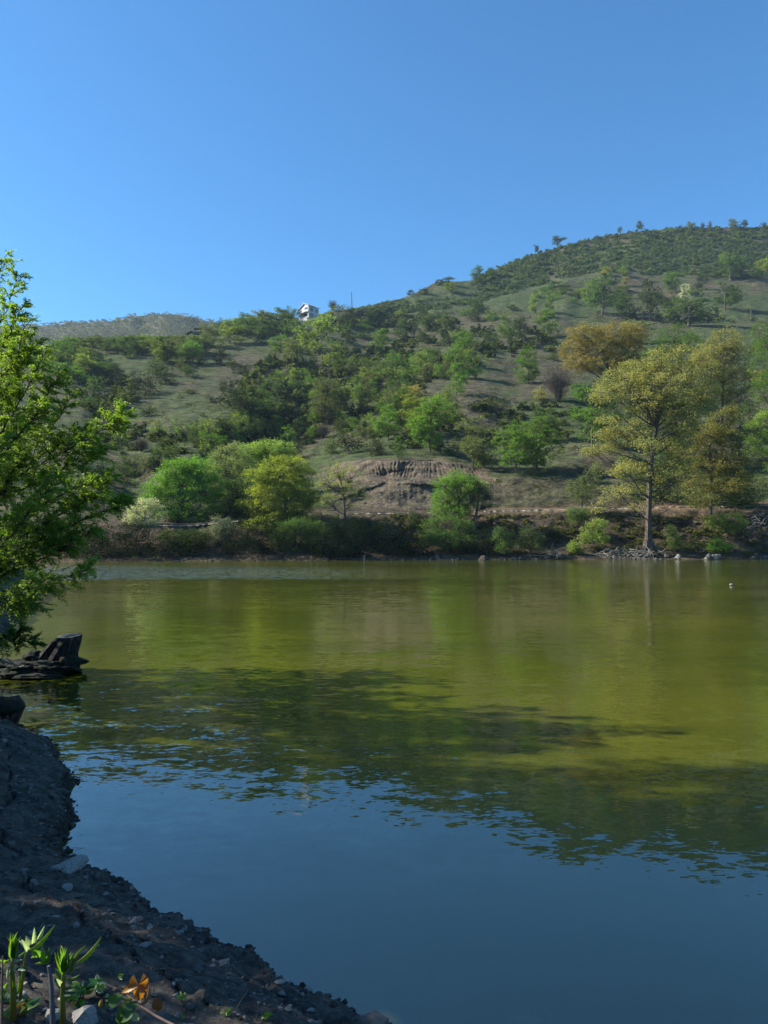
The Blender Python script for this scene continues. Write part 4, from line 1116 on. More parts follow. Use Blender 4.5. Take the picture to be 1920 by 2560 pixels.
def fill(kind, ellipses, n, wr, cols, label, group, aspect=(.6, .95), seed=0):
    rg = np.random.default_rng(seed); a = np.array([e[2] * e[3] for e in ellipses], float)
    noun = label.split()[-1] if False else {'t': 'tree', 'b': 'bush'}[kind]
    for q in range(n):
        for attempt in range(12):       # a plant that could not be told from its neighbour is put elsewhere
            e = ellipses[rg.choice(len(ellipses), p=a / a.sum())]
            t_, r_ = rg.uniform(0, 6.28), math.sqrt(rg.random())
            px, py = e[0] + e[2] * r_ * math.cos(t_), e[1] + e[3] * r_ * math.sin(t_)
            if py < ridge_py(np.array(px)) + 3: continue
            w = rg.uniform(*wr); c = cols[int(rg.integers(len(cols)))]; h = w * rg.uniform(*aspect)
            if px < 130 and noun == 'tree' and rg.random() < .5: continue
            h = max(14, min(h, py - np.interp(px, [0, 500, 560, 650, 760], [846, 842, 806, 786, 775])))
            u = (w - wr[0]) / (wr[1] - wr[0])
            size = "little" if u < .25 else "small" if u < .5 else "broad" if u < .8 else "large"
            L = min(LAND, key=lambda l: math.hypot(l[0] - px, (l[1] - py) * 1.3))
            dx_, dy_ = px - L[0], (py - h / 2) - L[1]
            hd = "left" if dx_ < -12 else "right" if dx_ > 12 else ""; vd = "above" if dy_ < -10 else "below" if dy_ > 10 else ""
            far_ = math.hypot(dx_, dy_) > 55
            if hd and vd: wh = f"{vd} and {hd} of"
            elif hd: wh = f"{hd} of"
            elif vd: wh = f"straight {vd}"
            else: wh = "touching"
            if wh != "touching": wh = ("farther " if far_ else "close ") + wh
            lab = f"{size} {CN[c]} {noun} {wh} {L[2]}"
            if lab in SEEN: continue
            SEEN.add(lab); put(kind, px, py, w, h, c, lab, group); break
fill('t', [(120, 905, 110, 30), (250, 880, 110, 28), (370, 870, 80, 22), (440, 895, 70, 18), (180, 950, 90, 30)], 72, (38, 68), 'EERLEGS', "leafy tree in the crowded wood behind the upper edge of the pasture", "trees of the wood behind the pasture", (.75, .95), 1)
fill('t', [(470, 880, 50, 16), (560, 842, 60, 14), (650, 825, 60, 14)], 20, (44, 66), 'ERLES', "leafy tree in the crowded belt on the ridge left of the white house", "trees of the belt left of the house", (.75, .95), 2)
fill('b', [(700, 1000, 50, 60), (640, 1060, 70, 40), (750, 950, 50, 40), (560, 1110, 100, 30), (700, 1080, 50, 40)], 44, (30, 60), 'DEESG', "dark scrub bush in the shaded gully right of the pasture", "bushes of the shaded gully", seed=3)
fill('b', [(900, 960, 70, 50), (960, 920, 90, 30), (880, 1030, 70, 40), (1040, 930, 80, 30), (1100, 900, 60, 20), (950, 990, 60, 40)], 62, (26, 52), 'ESREGLN', "dull scrub bush crowding the slope between the gully and the bare spur", "bushes between gully and spur", seed=4)
fill('b', [(1200, 870, 70, 22), (1290, 830, 40, 20), (1420, 740, 80, 20), (1160, 790, 80, 16), (1600, 750, 100, 16)], 40, (20, 40), 'ESRGE', "dull bush dotted over the middle right slope", "bushes on the middle right slope", seed=5)
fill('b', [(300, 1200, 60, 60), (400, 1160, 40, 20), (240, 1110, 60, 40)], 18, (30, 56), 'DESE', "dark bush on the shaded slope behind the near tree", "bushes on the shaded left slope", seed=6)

fill('t', [(1020, 960, 100, 50), (900, 1000, 60, 60), (1150, 930, 90, 40), (1080, 880, 60, 20)], 22, (26, 46), 'GLEGR', "small fresh green tree rising from the scrub of the middle slope", "small trees in the middle scrub", (.9, 1.25), 7)
fill('t', [(1300, 800, 80, 24), (1480, 730, 140, 26), (1240, 770, 60, 16), (1700, 760, 130, 20)], 18, (24, 40), 'GEERL', "small green tree scattered over the upper right slope", "small trees on the upper right slope", (.85, 1.2), 8)
fill('t', [(560, 1100, 80, 20), (470, 1120, 60, 14), (640, 1080, 50, 26)], 9, (30, 44), 'GLEG', "fresh green bushy tree along the rim below the pasture", "trees on the rim below the pasture", (.8, 1.0), 9)
# dense scrub of the high hill and small tufts elsewhere: one mass nobody could count
def scrub(name, pts, W, label, seed, dark=.5, hw=.62, nl=34, bc=None):
    rg = np.random.default_rng(seed); n = len(pts)
    s = pts[:, 1] / F; Rr = W * s * .5
    cl = np.repeat(np.arange(n), nl)
    d = rg.normal(size=(n * nl, 3)); d /= np.linalg.norm(d, axis=1, keepdims=True); d[:, 2] = np.abs(d[:, 2])
    ang = np.arctan2(d[:, 1], d[:, 0]); bump = 1 + .3 * np.sin(ang * 3 + cl) + .2 * np.sin(ang * 5 + cl * 2.)
    rr = Rr[cl][:, None] * (.55 + .5 * rg.random((n * nl, 1))) * bump[:, None]
    hz_ = rg.uniform(.7, 1.3, n)[cl] * hw * 2
    C_ = pts[cl] + d * rr * np.stack([np.ones(n * nl), np.ones(n * nl), hz_], -1)
    g = Geo(); tb = rg.random(n)[cl]
    g.leaves(C_, rr[:, 0] * .85, rr[:, 0] * .6, rg, .5, tint=np.clip(tb * .8 + rg.random(n * nl) * .25, 0, 1))
    o = obj(name, g.mesh(name, [M_LEAF]), None, None, bc or (.058, .074, .036))
    return tag(o, label, "scrub", kind='stuff')
sp = []
rg = np.random.default_rng(77)
while len(sp) < 3400:
    px, py = rg.uniform(920, 2150, 4000), rg.uniform(566, 800, 4000)
    lo = np.interp(px, [900, 1000, 1100, 1200, 1300, 1400, 1500, 1700, 2150], [812, 806, 775, 762, 728, 700, 684, 690, 705]) + 8 * fbm(px / 40., py / 20., 5)
    ok = (py > ridge_py(px) + 2) & (py < lo) & ~((px < 1180) & (py < 752 - (px - 1000) * .02)) & (vn(px / 18., py / 7., 6) > .22)
    sp += list(zip(px[ok], py[ok]))
sp = np.array(sp[:3400])
scrub("hill_scrub", terr(sp[:, 0], sp[:, 1]), rg.uniform(7, 17, len(sp)), "dense dark scrub covering the upper part of the high hill", 78, nl=30, hw=.46, bc=(.066, .092, .050))
ms = []
while len(ms) < 1100:
    px, py = rg.uniform(180, 2000, 4000), rg.uniform(800, 1140, 4000)
    dens = np.zeros(4000)
    for e in [(700, 1020, 120, 120, 1.), (920, 980, 160, 110, .9), (1060, 900, 140, 50, .8), (560, 1120, 160, 34, .9), (1000, 800, 150, 34, .8), (1400, 760, 220, 36, .55), (1250, 860, 160, 34, .6), (330, 1150, 120, 90, .6), (1300, 1060, 160, 60, .35), (1750, 790, 200, 30, .5), (250, 980, 90, 60, .6), (1060, 1080, 140, 50, .5)]:
        dens = np.maximum(dens, e[4] * (np.hypot((px - e[0]) / e[2], (py - e[1]) / e[3]) < 1))
    ok = (rg.random(4000) < dens) & (vn(px / 26., py / 11., 26) > .4) & (py > ridge_py(px) + 6)
    ms += list(zip(px[ok], py[ok]))
ms = np.array(ms[:1100])
h = len(ms) // 2
for a_, b_, cc, lb in [(0, h, (.034, .052, .022), "low dark green scrub filling the gullies and folds of the hillside"), (h, 2 * h, (.085, .108, .045), "low greyish green scrub scattered through the gullies and folds of the hillside")]:
    scrub("slope_scrub", terr(ms[a_:b_, 0], ms[a_:b_, 1]), rg.uniform(10, 30, b_ - a_), lb, 90 + a_, hw=.6, nl=60, bc=cc)
tf = []
while len(tf) < 3000:
    px, py = rg.uniform(150, 2050, 4000), rg.uniform(780, 1270, 4000)
    ok = (vn(px / 40., py / 16., 16) > .62) & (py > ridge_py(px) + 5) & ~((px > 790) & (px < 1220) & (py > 1140))
    tf += list(zip(px[ok], py[ok]))
tf = np.array(tf[:3000])
scrub("grass_tussocks", terr(tf[:, 0], tf[:, 1]), rg.uniform(3, 12, len(tf)), "small tussocks and seedlings scattered over the slopes", 79, hw=.45, nl=16, bc=(.085, .095, .045))
# thin weeds on the bank under the path
tf = np.stack([rg.uniform(900, 1980, 2600), rg.uniform(1288, 1388, 2600)], -1)
tf = tf[vn(tf[:, 0] / 22., tf[:, 1] / 9., 18) > .5]
scrub("bank_weeds", terr(tf[:, 0], tf[:, 1]), rg.uniform(4, 15, len(tf)), "low weeds on the earth bank below the path", 80, hw=.4, nl=26, bc=(.10, .115, .045))
# forest on the distant hill
n = 5200
fx = rg.uniform(-60, 760, n); fv = rg.random(n) ** .8
ft = np.interp(fx, dx, drp); fp = ft * fv + 930 * (1 - fv) * 1.0
vv = np.clip((960 - fp) / (960 - ft), 0, 1)
FP = ray_pt(fx, fp, 760 + 420 * vv + 60 * fbm(fx / 70., fp / 60., 61))
scrub("distant_forest", FP, rg.uniform(6, 11, n), "far woodland of brownish budding trees covering the distant hill", 81, hw=.4, nl=17, bc=(.085, .082, .034))
# ---------------------------------------------------------------- the white house on the ridge
M_WALL = simple("white_plaster", (0.50, 0.50, 0.49), .06, .8, .9, .1, .02)
M_ROOF = simple("roof_sheet", (0.38, 0.38, 0.38), .15, 1.5, .6, .2, .02)
M_WIN = simple("window_glass", (0.05, 0.07, 0.09), .1, 1, .15, .0, .01, spec=.6)
M_TRIM = simple("grey_trim", (0.32, 0.31, 0.30), .1, 2, .7, .1, .01)
M_RUST = simple("brown_roof_tiles", (0.14, 0.085, 0.06), .3, 2, .9, .3, .05)
M_HUTW = simple("hut_wall", (0.16, 0.12, 0.09), .3, 2, .9, .3, .05)
M_POLE = simple("pole_wood", (0.15, 0.12, 0.10), .3, 4, .9, .2, .02)
def box(g, x0, x1, y0, y1, z0, z1):
    V = [(x, y, z) for z in (z0, z1) for y in (y0, y1) for x in (x0, x1)]
    g.raw(V, [(0, 2, 3, 1), (4, 5, 7, 6), (0, 1, 5, 4), (2, 6, 7, 3), (0, 4, 6, 2), (1, 3, 7, 5)])
def prism_y(g, prof, y0, y1):
    """profile in x,z extruded along y"""
    n = len(prof)
    V = [(a, y0, b) for a, b in prof] + [(a, y1, b) for a, b in prof]
    T = []
    for k in range(n):
        g.raw([V[k], V[(k + 1) % n], V[n + (k + 1) % n], V[n + k]], [(0, 1, 2, 3)])
    for base in (0, n):
        g.raw(V[base:base + n], None, [(0, k, k + 1) if base else (0, k + 1, k) for k in range(1, n - 1)])
def part(name, mat, parent, fn):
    g = Geo(); fn(g); return obj(name, g.mesh(name, [mat]), parent)
HP = terr(772., 799.)
house = thing("white_house", tuple(HP), "white two storey house with a split gable roof on the ridge", "house")
house.rotation_euler = (0, 0, math.radians(-43))
W_, D_ = 3.9, 3.7
part("wall", M_WALL, house, lambda g: (prism_y(g, [(-W_, -2.5), (W_, -2.5), (W_, 5.9), (.4, 7.6), (.4, 6.9), (-W_, 5.0)], -D_ + 1.6, D_),
     prism_y(g, [(-W_, 2.9), (W_, 2.9), (W_, 5.9), (.4, 7.6), (.4, 6.9), (-W_, 5.0)], -D_, -D_ + 1.597),
     box(g, -W_, -W_ + 1.5, -D_, -D_ + 1.597, -2.5, 2.897), box(g, W_ - .5, W_, -D_, -D_ + 1.597, -2.5, 2.897), box(g, -W_ + 1.503, W_ - .503, -D_, -D_ + 1.597, -2.5, .55)))
rf = part("roof", M_ROOF, house, lambda g: (prism_y(g, [(-.3, 8.15), (W_ + .6, 5.95), (W_ + .6, 6.2), (-.3, 8.42)], -D_ - .6, D_ + .6),
     prism_y(g, [(-W_ - .7, 4.85), (.38, 7.2), (.38, 7.45), (-W_ - .7, 5.1)], -D_ - .6, D_ + .6)))
part("loft_wall", M_WALL, rf, lambda g: prism_y(g, [(-.1, 7.0), (.38, 7.0), (.38, 8.0), (-.1, 8.1)], -D_ - .05, D_))
def window(x0, x1, z0, z1, side):
    fr, gl = Geo(), Geo()
    if side == 'front':
        y = -D_ - .06
        box(gl, x0 + .08, x1 - .08, y + .02, y + .05, z0 + .08, z1 - .08)
        for a in [(x0, x1, z0, z0 + .08), (x0, x1, z1 - .08, z1), (x0, x0 + .08, z0 + .08, z1 - .08), (x1 - .08, x1, z0 + .08, z1 - .08), ((x0 + x1) / 2 - .03, (x0 + x1) / 2 + .03, z0 + .08, z1 - .08)]:
            box(fr, a[0], a[1], y - .02, y + .056, a[2], a[3])
    else:
        x = W_ + .06
        box(gl, x - .05, x - .02, x0 + .08, x1 - .08, z0 + .08, z1 - .08)
        for a in [(x0, x1, z0, z0 + .08), (x0, x1, z1 - .08, z1), (x0, x0 + .08, z0 + .08, z1 - .08), (x1 - .08, x1, z0 + .08, z1 - .08), ((x0 + x1) / 2 - .03, (x0 + x1) / 2 + .03, z0 + .08, z1 - .08)]:
            box(fr, x - .056, x + .02, a[0], a[1], a[2], a[3])
    w = obj("window", fr.mesh("window_frame", [M_TRIM]), house)
    obj("pane", gl.mesh("window_pane", [M_WIN]), w)
window(.9, 3.4, 3.7, 5.4, 'front'); window(-3.3, -1.6, 3.3, 4.6, 'front'); window(-3.4, -2.9, .9, 1.5, 'front'); window(-.1, .9, 7.0, 7.6, 'front')
window(-2.4, -.4, 3.3, 5.2, 'side'); window(1.3, 2.6, 3.3, 4.9, 'side'); window(-2.6, -.3, .0, 2.3, 'side'); window(1.2, 2.7, .3, 1.9, 'side')
def bal(g):
    prism_y(g, [(-W_ - .1, 2.3), (-W_ + 1.6, 2.2), (W_ + .3, 3.2), (W_ + .3, 4.0), (-W_ - .1, 3.0)], -D_ - .9, -D_ - .7)
    box(g, -W_ + .2, W_ + .2, -D_ - .697, -D_ - .02, 2.75, 2.88)
part("balcony", M_WALL, house, bal)
part("door", M_WIN, house, lambda g: box(g, -1.4, 2.6, -D_ + 1.55, -D_ + 1.597, .6, 2.7))
part("plinth", M_TRIM, house, lambda g: box(g, -W_ - .5, W_ + .4, -D_ - 1.2, D_ + .3, -3, -.6))
# low wall with bushes right of the house
P = terr(820., 794.)
o = thing("garden_wall", tuple(P), "low dark wall running from the white house to the bare reddish tree", "wall")
part("wall_panel", M_TRIM, o, lambda g: (box(g, -4.4, 5.5, -.15, .15, -1.5, 1.0), box(g, -4.5, -4.1, -.2, .2, -1.5, 1.9)))

# small brown hut, raised shelter and farm wall on the left ridge
P = terr(338., 858.); s = P[1] / F
hut = thing("hut", tuple(P), "small brown hut with a gable roof on the left ridge", "hut"); hut.scale = (s / .2,) * 3
part("wall", M_HUTW, hut, lambda g: prism_y(g, [(-2.2, -1), (2.2, -1), (2.2, 1.4), (0, 2.4), (-2.2, 1.4)], -2, 3))
part("roof", M_RUST, hut, lambda g: (prism_y(g, [(-3.1, 1.1), (0, 2.5), (0, 2.75), (-3.1, 1.3)], -2.4, 3.4), prism_y(g, [(.003, 2.5), (3.1, 1.1), (3.1, 1.3), (.003, 2.75)], -2.4, 3.4)))
part("door", M_WIN, hut, lambda g: box(g, -.5, .5, -2.05, -2.002, -.8, 1.0))
P = terr(495., 842.); s = P[1] / F
sh = thing("shelter", tuple(P), "raised flat roofed shelter on stilts on the left ridge", "shelter"); sh.scale = (s / .2,) * 3
part("roof", M_RUST, sh, lambda g: box(g, -2.0, 1.8, -1.5, 1.5, 3.9, 4.15))
for a in (-1.5, 1.3):
    for b in (-1.2, 1.2): part("post", M_POLE, sh, lambda g: box(g, a - .1, a + .1, b - .1, b + .1, -1, 3.897))
part("floor", M_HUTW, sh, lambda g: box(g, -2.6, 2.0, -1.4, 1.4, 1.2, 2.4))
part("side_roof", M_RUST, sh, lambda g: prism_y(g, [(-6, 1.0), (-2.7, 2.6), (-2.7, 2.85), (-6, 1.25)], -1.5, 1.5))
P = terr(395., 856.); s = P[1] / F
fw = thing("farm_wall", tuple(P), "long low dark wall between the brown hut and the raised shelter", "wall"); fw.scale = (s / .2,) * 3
part("wall_panel", M_HUTW, fw, lambda g: box(g, -5, 5.4, -.2, .2, -1, 1.3))

# utility poles
def pole(px, base, top, w, label, arm=0, lean=0., mat=M_POLE):
    P = terr(float(px), float(base)); s = P[1] / F; H = (base - top) * s
    r = max(w * s * .5, .07)
    o = thing("utility_pole", tuple(P), label, "pole", "utility poles on the hillside")
    g = Geo(); g.tube([(0, 0, -1.5), (lean * s * .5, 0, H * .5), (lean * s, 0, H)], [r, r * .85, r * .7], 8, 1, .02)
    obj("post", g.mesh("pole_post", [mat]), o)
    if arm:
        g = Geo(); box(g, lean * s - arm * s, lean * s + arm * s, -.08, .08, H * .93, H * .93 + .16)
        for a in (-.9, 0, .9): g.tube([(lean * s + a * arm * s, 0, H * .93 + .163), (lean * s + a * arm * s, 0, H * .93 + .5)], [.05, .04], 5)
        obj("crossarm", g.mesh("pole_crossarm", [mat]), o)
    return P + np.array([lean * s, 0, H])
pole(187, 872, 838, 1.6, "left and taller of two thin poles beyond the wood on the left")
pole(197, 870, 839, 1.1, "right and thinner of two thin poles beyond the wood on the left")
pole(425, 850, 808, 2.2, "plain pole standing before the distant wooded hill")
pole(551, 822, 793, 1.6, "pole with a crossarm standing on the skyline left of the white house", 4.5)
pole(768, 815, 790, 1.6, "short pole in front of the wood just left below the white house")
pole(778, 806, 784, 1.6, "short pole directly below the white house")
A1 = pole(857, 798, 760, 2.0, "pole with a crossarm right of the bare reddish tree", 6)
pole(880, 770, 729, 2.6, "tall thick plain post rising above the skyline right of the house", 0, -1.5)
A2 = pole(908, 812, 766, 2.0, "leaning pole with a crossarm in front of the long ridge", 8, 6)
A3 = pole(1471, 752, 691, 2.4, "pole beside the big dark sided tree on the right slope", 3, 3)
A4 = terr(2150., 740.) + np.array([0, 0, 14.])
g = 0
for (a, b, lab) in [(A1, A2, "thin power line between the two poles with crossarms"), (A2, A3, "long thin power line crossing the middle of the hill"), (A3, A4, "thin power line running from the right slope pole out of view")]:
    ge = Geo()
    for off in (-.5, .5):
        u = np.linspace(0, 1, 24)[:, None]; Pp = a * (1 - u) + b * u; Pp[:, 2] -= (4 * u * (1 - u))[:, 0] * np.linalg.norm(b - a) * .02; Pp = Pp + [off, 0, off * .6]
        ge.tube(Pp, np.full(24, .03), 3, caps=False)
    tag(obj("power_line", ge.mesh("power_line", [M_TRIM])), lab, "cable", "power lines over the hill")
# pale rocks on the thin ridge
for q, (px, py, w) in enumerate([(1035, 736, 12), (1026, 741, 9), (1043, 731, 7)]):
    P = terr(float(px), float(py)); s = P[1] / F
    o = obj("rock_outcrop", ROCKS[q], None, tuple(P)); o.scale = (w * s * .6, w * s * .5, w * s * .5); o.rotation_euler = (0, .5, q)
    tag(o, ["largest pale rock of the outcrop on the thin ridge left of the knoll", "lowest pale rock of the outcrop on the thin ridge", "uppermost pale rock of the outcrop on the thin ridge"][q], "rock", "pale rocks on the ridge")

# ---------------------------------------------------------------- far shore debris
def log_thing(name, cat, pts, rad, Y, label, mat=M_DEAD, k=8, group=None):
    P = np.array([ray_pt(a[0], a[1], Y + (a[2] if len(a) > 2 else 0)) for a in pts]); b = P[0].copy()
    g = Geo(); u = np.linspace(0, len(P) - 1, len(P) * 3); P2 = np.stack([np.interp(u, np.arange(len(P)), (P - b)[:, q]) for q in range(3)], -1)
    r2 = np.interp(u, np.arange(len(P)), rad)
    g.tube(P2, r2, k, 5, .15)
    return tag(obj(name, g.mesh(name, [mat]), None, tuple(b)), label, cat, group)
log_thing("stump", "stump", [(1692, 1399), (1696, 1393), (1699, 1388)], [.42, .32, .30], 93.5, "short pale sawn stump at the waterline right of the old tree")
log_thing("driftwood", "driftwood", [(1764, 1400), (1769, 1394), (1774, 1385)], [.25, .3, .18], 93.5, "pale leaning snag at the waterline, left of the hollow piece of driftwood")
log_thing("driftwood", "driftwood", [(1780, 1390), (1790, 1393), (1802, 1389)], [.25, .38, .16], 93.5, "pale knotty hollow piece of driftwood at the right waterline")
log_thing("stump", "stump", [(1882, 1400), (1888, 1394), (1893, 1384)], [.5, .3, .15], 94, "dark jagged stump at the water near the right edge", M_BARKD)
log_thing("driftwood", "driftwood", [(1198, 1404), (1210, 1398), (1225, 1403)], [.3, .55, .2], 90.5, "dark lump of driftwood lying in the water right of the overhanging tree", M_BARKD)
log_thing("white_snag", "snag", [(911, 1403), (910, 1392), (913, 1385)], [.08, .09, .04], 89, "tiny pale upright stick at the dark waterline in the middle", M_DEAD)
log_thing("leaning_sapling", "sapling", [(815, 1398), (812, 1370), (818, 1340), (806, 1310)], [.07, .06, .05, .03], 91, "thin pale stem bending up out of the dark thicket left of centre", M_DEAD)
def root_mass(x0, x1, n, seed, label, spread=13):
    rg = np.random.default_rng(seed); g = Geo(); b = ray_pt((x0 + x1) / 2, 1398, 93.)
    for q in range(n):
        px, py = rg.uniform(x0, x1), rg.uniform(1374, 1397)
        a = ray_pt(px, py, 93. + rg.uniform(-.6, .4)) - b
        d = np.array([rg.normal(), rg.normal() * .4, rg.normal() * .45]); m = a + d * .45; e = m + d * .4 + rg.normal(size=3) * .35
        r = rg.uniform(.02, .07); g.tube([a, m, e], [r, r * .8, r * .4], 5, q, .1, caps=False)
    return tag(obj("root_tangle", g.mesh("root_tangle", [M_DEAD]), None, tuple(b)), label, "roots")
root_mass(1492, 1600, 70, 1, "pale tangle of bare roots and branches at the water left of the old tree")
root_mass(1610, 1650, 26, 2, "small knot of bare roots right under the old tree's trunk")
root_mass(1365, 1410, 40, 3, "pile of dead brush at the water left of the glowing yellow bush")
# brush heap high on the right bank
rg = np.random.default_rng(9); g = Geo(); b = ray_pt(1905, 1310, 100.)
for q in range(70):
    a = rg.normal(size=3) * [1.4, .5, .8]; d = rg.normal(size=3) * [.9, .4, .7]
    r = rg.uniform(.02, .06); g.tube([a, a + d * .6, a + d + rg.normal(size=3) * .2], [r, r * .8, r * .4], 4, q, .1, caps=False)
tag(obj("brush_heap", g.mesh("brush_heap", [M_DEAD]), None, tuple(b)), "reddish brown heap of dead branches at the right end of the path", "brush heap")
# stones along the far waterline
n = 1500; px = R.uniform(240, 2000, n); px = px[(vn(px / 60., px * 0, 91) > .35) & (R.random(n) < np.clip((px - 900) / 300., .12, 1))]
ys = y_shore(px); P = ray_pt(px, py_of(-CAMH / ys), ys) + np.stack([px * 0, R.uniform(-.2, 1.2, len(px)), px * 0], -1)
P[:, 2] = np.maximum(0.02, (P[:, 1] - ys) * .3)
scatter_stones("shore_stones", P, R.gamma(2, .05, len(px)) + .04, R, tint_stone("shore_stone", (0.04, 0.037, 0.033, 1), (0.15, 0.14, 0.125, 1)), "small pale stones strewn along the far waterline")
# rubble at the foot of the cut
n = 900; px = R.uniform(850, 1130, n); py = R.uniform(1195, 1278, n); 
P = terr(px, py) - [0, .1, 0]
scatter_stones("rubble", P, R.gamma(2, .025, n) + .02, R, tint_stone("rubble_earth", (0.12, 0.095, 0.08, 1), (0.22, 0.185, 0.155, 1)), "crumbled earth and stones below the cut bank")

# the water bird
bp = water_pt(1830, 1464)
bird = thing("water_bird", tuple(bp), "small water bird with pale flanks and a dark crested head swimming on the right", "bird")
M_BW = simple("pale_plumage", (0.25, 0.24, 0.19), .1, 20, .8, .1, .01); M_BD = simple("dark_plumage", (0.03, 0.025, 0.02), .2, 20, .7, .1, .01)
g = Geo(); g.tube([(-.17, 0, .09), (-.13, 0, .07), (-.04, 0, .06), (.05, 0, .055), (.10, 0, .06)], [.01, .06, .085, .075, .02], 12, 1, 0)
bird.scale = (.85, .85, .85)
obj("body", g.mesh("bird_body", [M_BW], True), bird)
g = Geo(); g.tube([(-.12, 0, .12), (-.04, 0, .135), (.05, 0, .12)], [.02, .045, .02], 10, 1, 0); obj("back", g.mesh("bird_back", [M_BD], True), bird)
g = Geo(); g.tube([(.07, 0, .07), (.10, 0, .12), (.09, 0, .17), (.10, 0, .20)], [.045, .03, .022, .02], 10, 1, 0); obj("neck", g.mesh("bird_neck", [M_BD], True), bird)
g = Geo(); g.tube([(.06, 0, .215), (.08, 0, .21), (.11, 0, .21), (.135, 0, .203)], [.012, .03, .028, .01], 10, 1, 0); hd = obj("head", g.mesh("bird_head", [M_BD], True), bird)
g = Geo(); g.tube([(.13, 0, .204), (.175, 0, .197)], [.009, .002], 6); obj("beak", g.mesh("bird_beak", [M_BW], True), hd)

# ---------------------------------------------------------------- stumps by the near shore
# leaning sawn stump in the water
Ys = 14.6; sb = ray_pt(130, 1674, Ys); s = Ys / F
stump = thing("leaning_stump", tuple(sb), "leaning grey sawn tree stump standing in the water by the left shore", "stump")
def lp(px, py, dy=0.): return ray_pt(px, py, Ys) - sb + np.array([0, dy, 0])
rings = [  # left edge x, left y, right edge x, right y : cross sections rising to the sawn face
    (88, 1662, 190, 1650), (96, 1640, 190, 1634), (112, 1618, 196, 1618), (126, 1604, 201, 1602), (142, 1593, 204, 1588)]
V = []; K = 26
for r_, (xa, ya, xb, yb) in enumerate(rings):
    a, b = lp(xa, ya), lp(xb, yb); c = (a + b) / 2; h = (b - a) / 2
    dp = np.array([0, np.linalg.norm(h) * .8, np.linalg.norm(h) * .10])
    for q in range(K):
        t_ = q / K * 2 * math.pi
        f = 1 + .12 * math.sin(5 * t_ + 1) * (1 - r_ / 6) + .07 * math.sin(11 * t_) + (.05 * math.sin(17 * t_ + r_ * .2))
        V.append(c + (h * math.cos(t_) + dp * math.sin(t_)) * f)
V = np.array(V); Q = [(r_ * K + q, r_ * K + (q + 1) % K, (r_ + 1) * K + (q + 1) % K, (r_ + 1) * K + q) for r_ in range(len(rings) - 1) for q in range(K)]
def wood_mat(name, c1, c2):
    t = NT(name); p = t.objco()
    w = t.noise(t.mapping(p, (9, 9, 1.6), (0, .5, 0)), 2.2, 6, .7)
    f = t.noise(p, 28, 5, .7)
    c = t.mix(t.ramp(w, .38, .62), c1 + (1,), c2 + (1,)); c = t.mix(1.0, c, t.mix(f, (.5, .5, .5, 1), (1.5, 1.5, 1.5, 1)), 'MULTIPLY')
    t.principled(c, .9, t.bump(t.math('ADD', w, t.math('MULTIPLY', f, .4)), 1.0, .05), .2); return t.m
M_STUMP = wood_mat("stump_wood", (.012, .011, .010), (.06, .055, .048)); M_MOSS = simple("dark_moss", (0.012, 0.015, 0.008), .6, 14, .95, .9, .04)  # wood and moss colours darkened to carry the near tree's shade
g = Geo(); g.raw(V, Q); obj("trunk", g.mesh("stump_trunk", [M_STUMP]), stump)
top = V[-K:]; ct = top.mean(0) + [0, 0, .012]
g = Geo(); rim = top + [0, 0, .01]; inn = ct + (top - top.mean(0)) * .55
g.raw(np.concatenate([rim, inn, [ct]]), [(q, (q + 1) % K, K + (q + 1) % K, K + q) for q in range(K)], [(K + q, K + (q + 1) % K, 2 * K) for q in range(K)])
obj("sawn_face", g.mesh("sawn_face", [simple("sawn_wood", (.055, .052, .048), .5, 12, .85, .4, .01)]), stump)
rg = np.random.default_rng(12)
def lumpy(name, parent, items, mat, seed, sub=3):
    g = Geo()
    import bmesh
    bm = bmesh.new(); bmesh.ops.create_icosphere(bm, subdivisions=sub, radius=1)
    BV = np.array([v.co[:] for v in bm.verts]); BF = np.array([[v.index for v in f.verts] for f in bm.faces]); bm.free()
    for q, (c, r) in enumerate(items):
        f = 1 + .38 * fbm(BV[:, 0] * 1.6 + q * 5, BV[:, 1] * 1.6 + BV[:, 2] * 2.2, seed + q, 4) + .22 * fbm(BV[:, 0] * 6 + q, BV[:, 1] * 6 + BV[:, 2] * 7, seed + q, 3)
        g.raw(BV * f[:, None] * np.array(r) + np.array(c), None, BF)
    return obj(name, g.mesh(name, [mat], True), parent)
lumpy("mossy_roots", stump, [(lp(150, 1662, -.1), (.46, .5, .16)), (lp(178, 1650, -.15), (.16, .3, .14)), (lp(80, 1662, -.2), (.42, .45, .15)), (lp(92, 1648, -.1), (.2, .3, .16)), (lp(70, 1672, -.5), (.42, .35, .12)), (lp(120, 1676, -.6), (.45, .3, .08))], M_MOSS, 30, 4)
# fallen log leading from the stump to the left edge
lg = thing("fallen_log", tuple(ray_pt(-60, 1668, 14.2)), "dark fallen log with pale dead twigs between the leaning stump and the left edge", "log")
bb = ray_pt(-60, 1668, 14.2)
g = Geo(); g.tube([ray_pt(a, b, 14.2) - bb for a, b in [(-90, 1650), (-30, 1657), (20, 1662), (60, 1664), (110, 1668)]], [.13, .12, .10, .09, .07], 9, 4, .25)
obj("trunk", g.mesh("log_trunk", [M_STUMP]), lg)
for pts in [[(40, 1664), (28, 1655), (14, 1643)], [(30, 1660), (0, 1650), (-10, 1640)], [(60, 1666), (20, 1676), (-20, 1682)], [(10, 1662), (4, 1650), (8, 1638)]]:
    g = Geo(); g.tube([ray_pt(a, b, 13.95) - bb for a, b in pts], [.022, .016, .006], 5, 2, .1); obj("twig", g.mesh("log_twig", [M_DEAD]), lg)
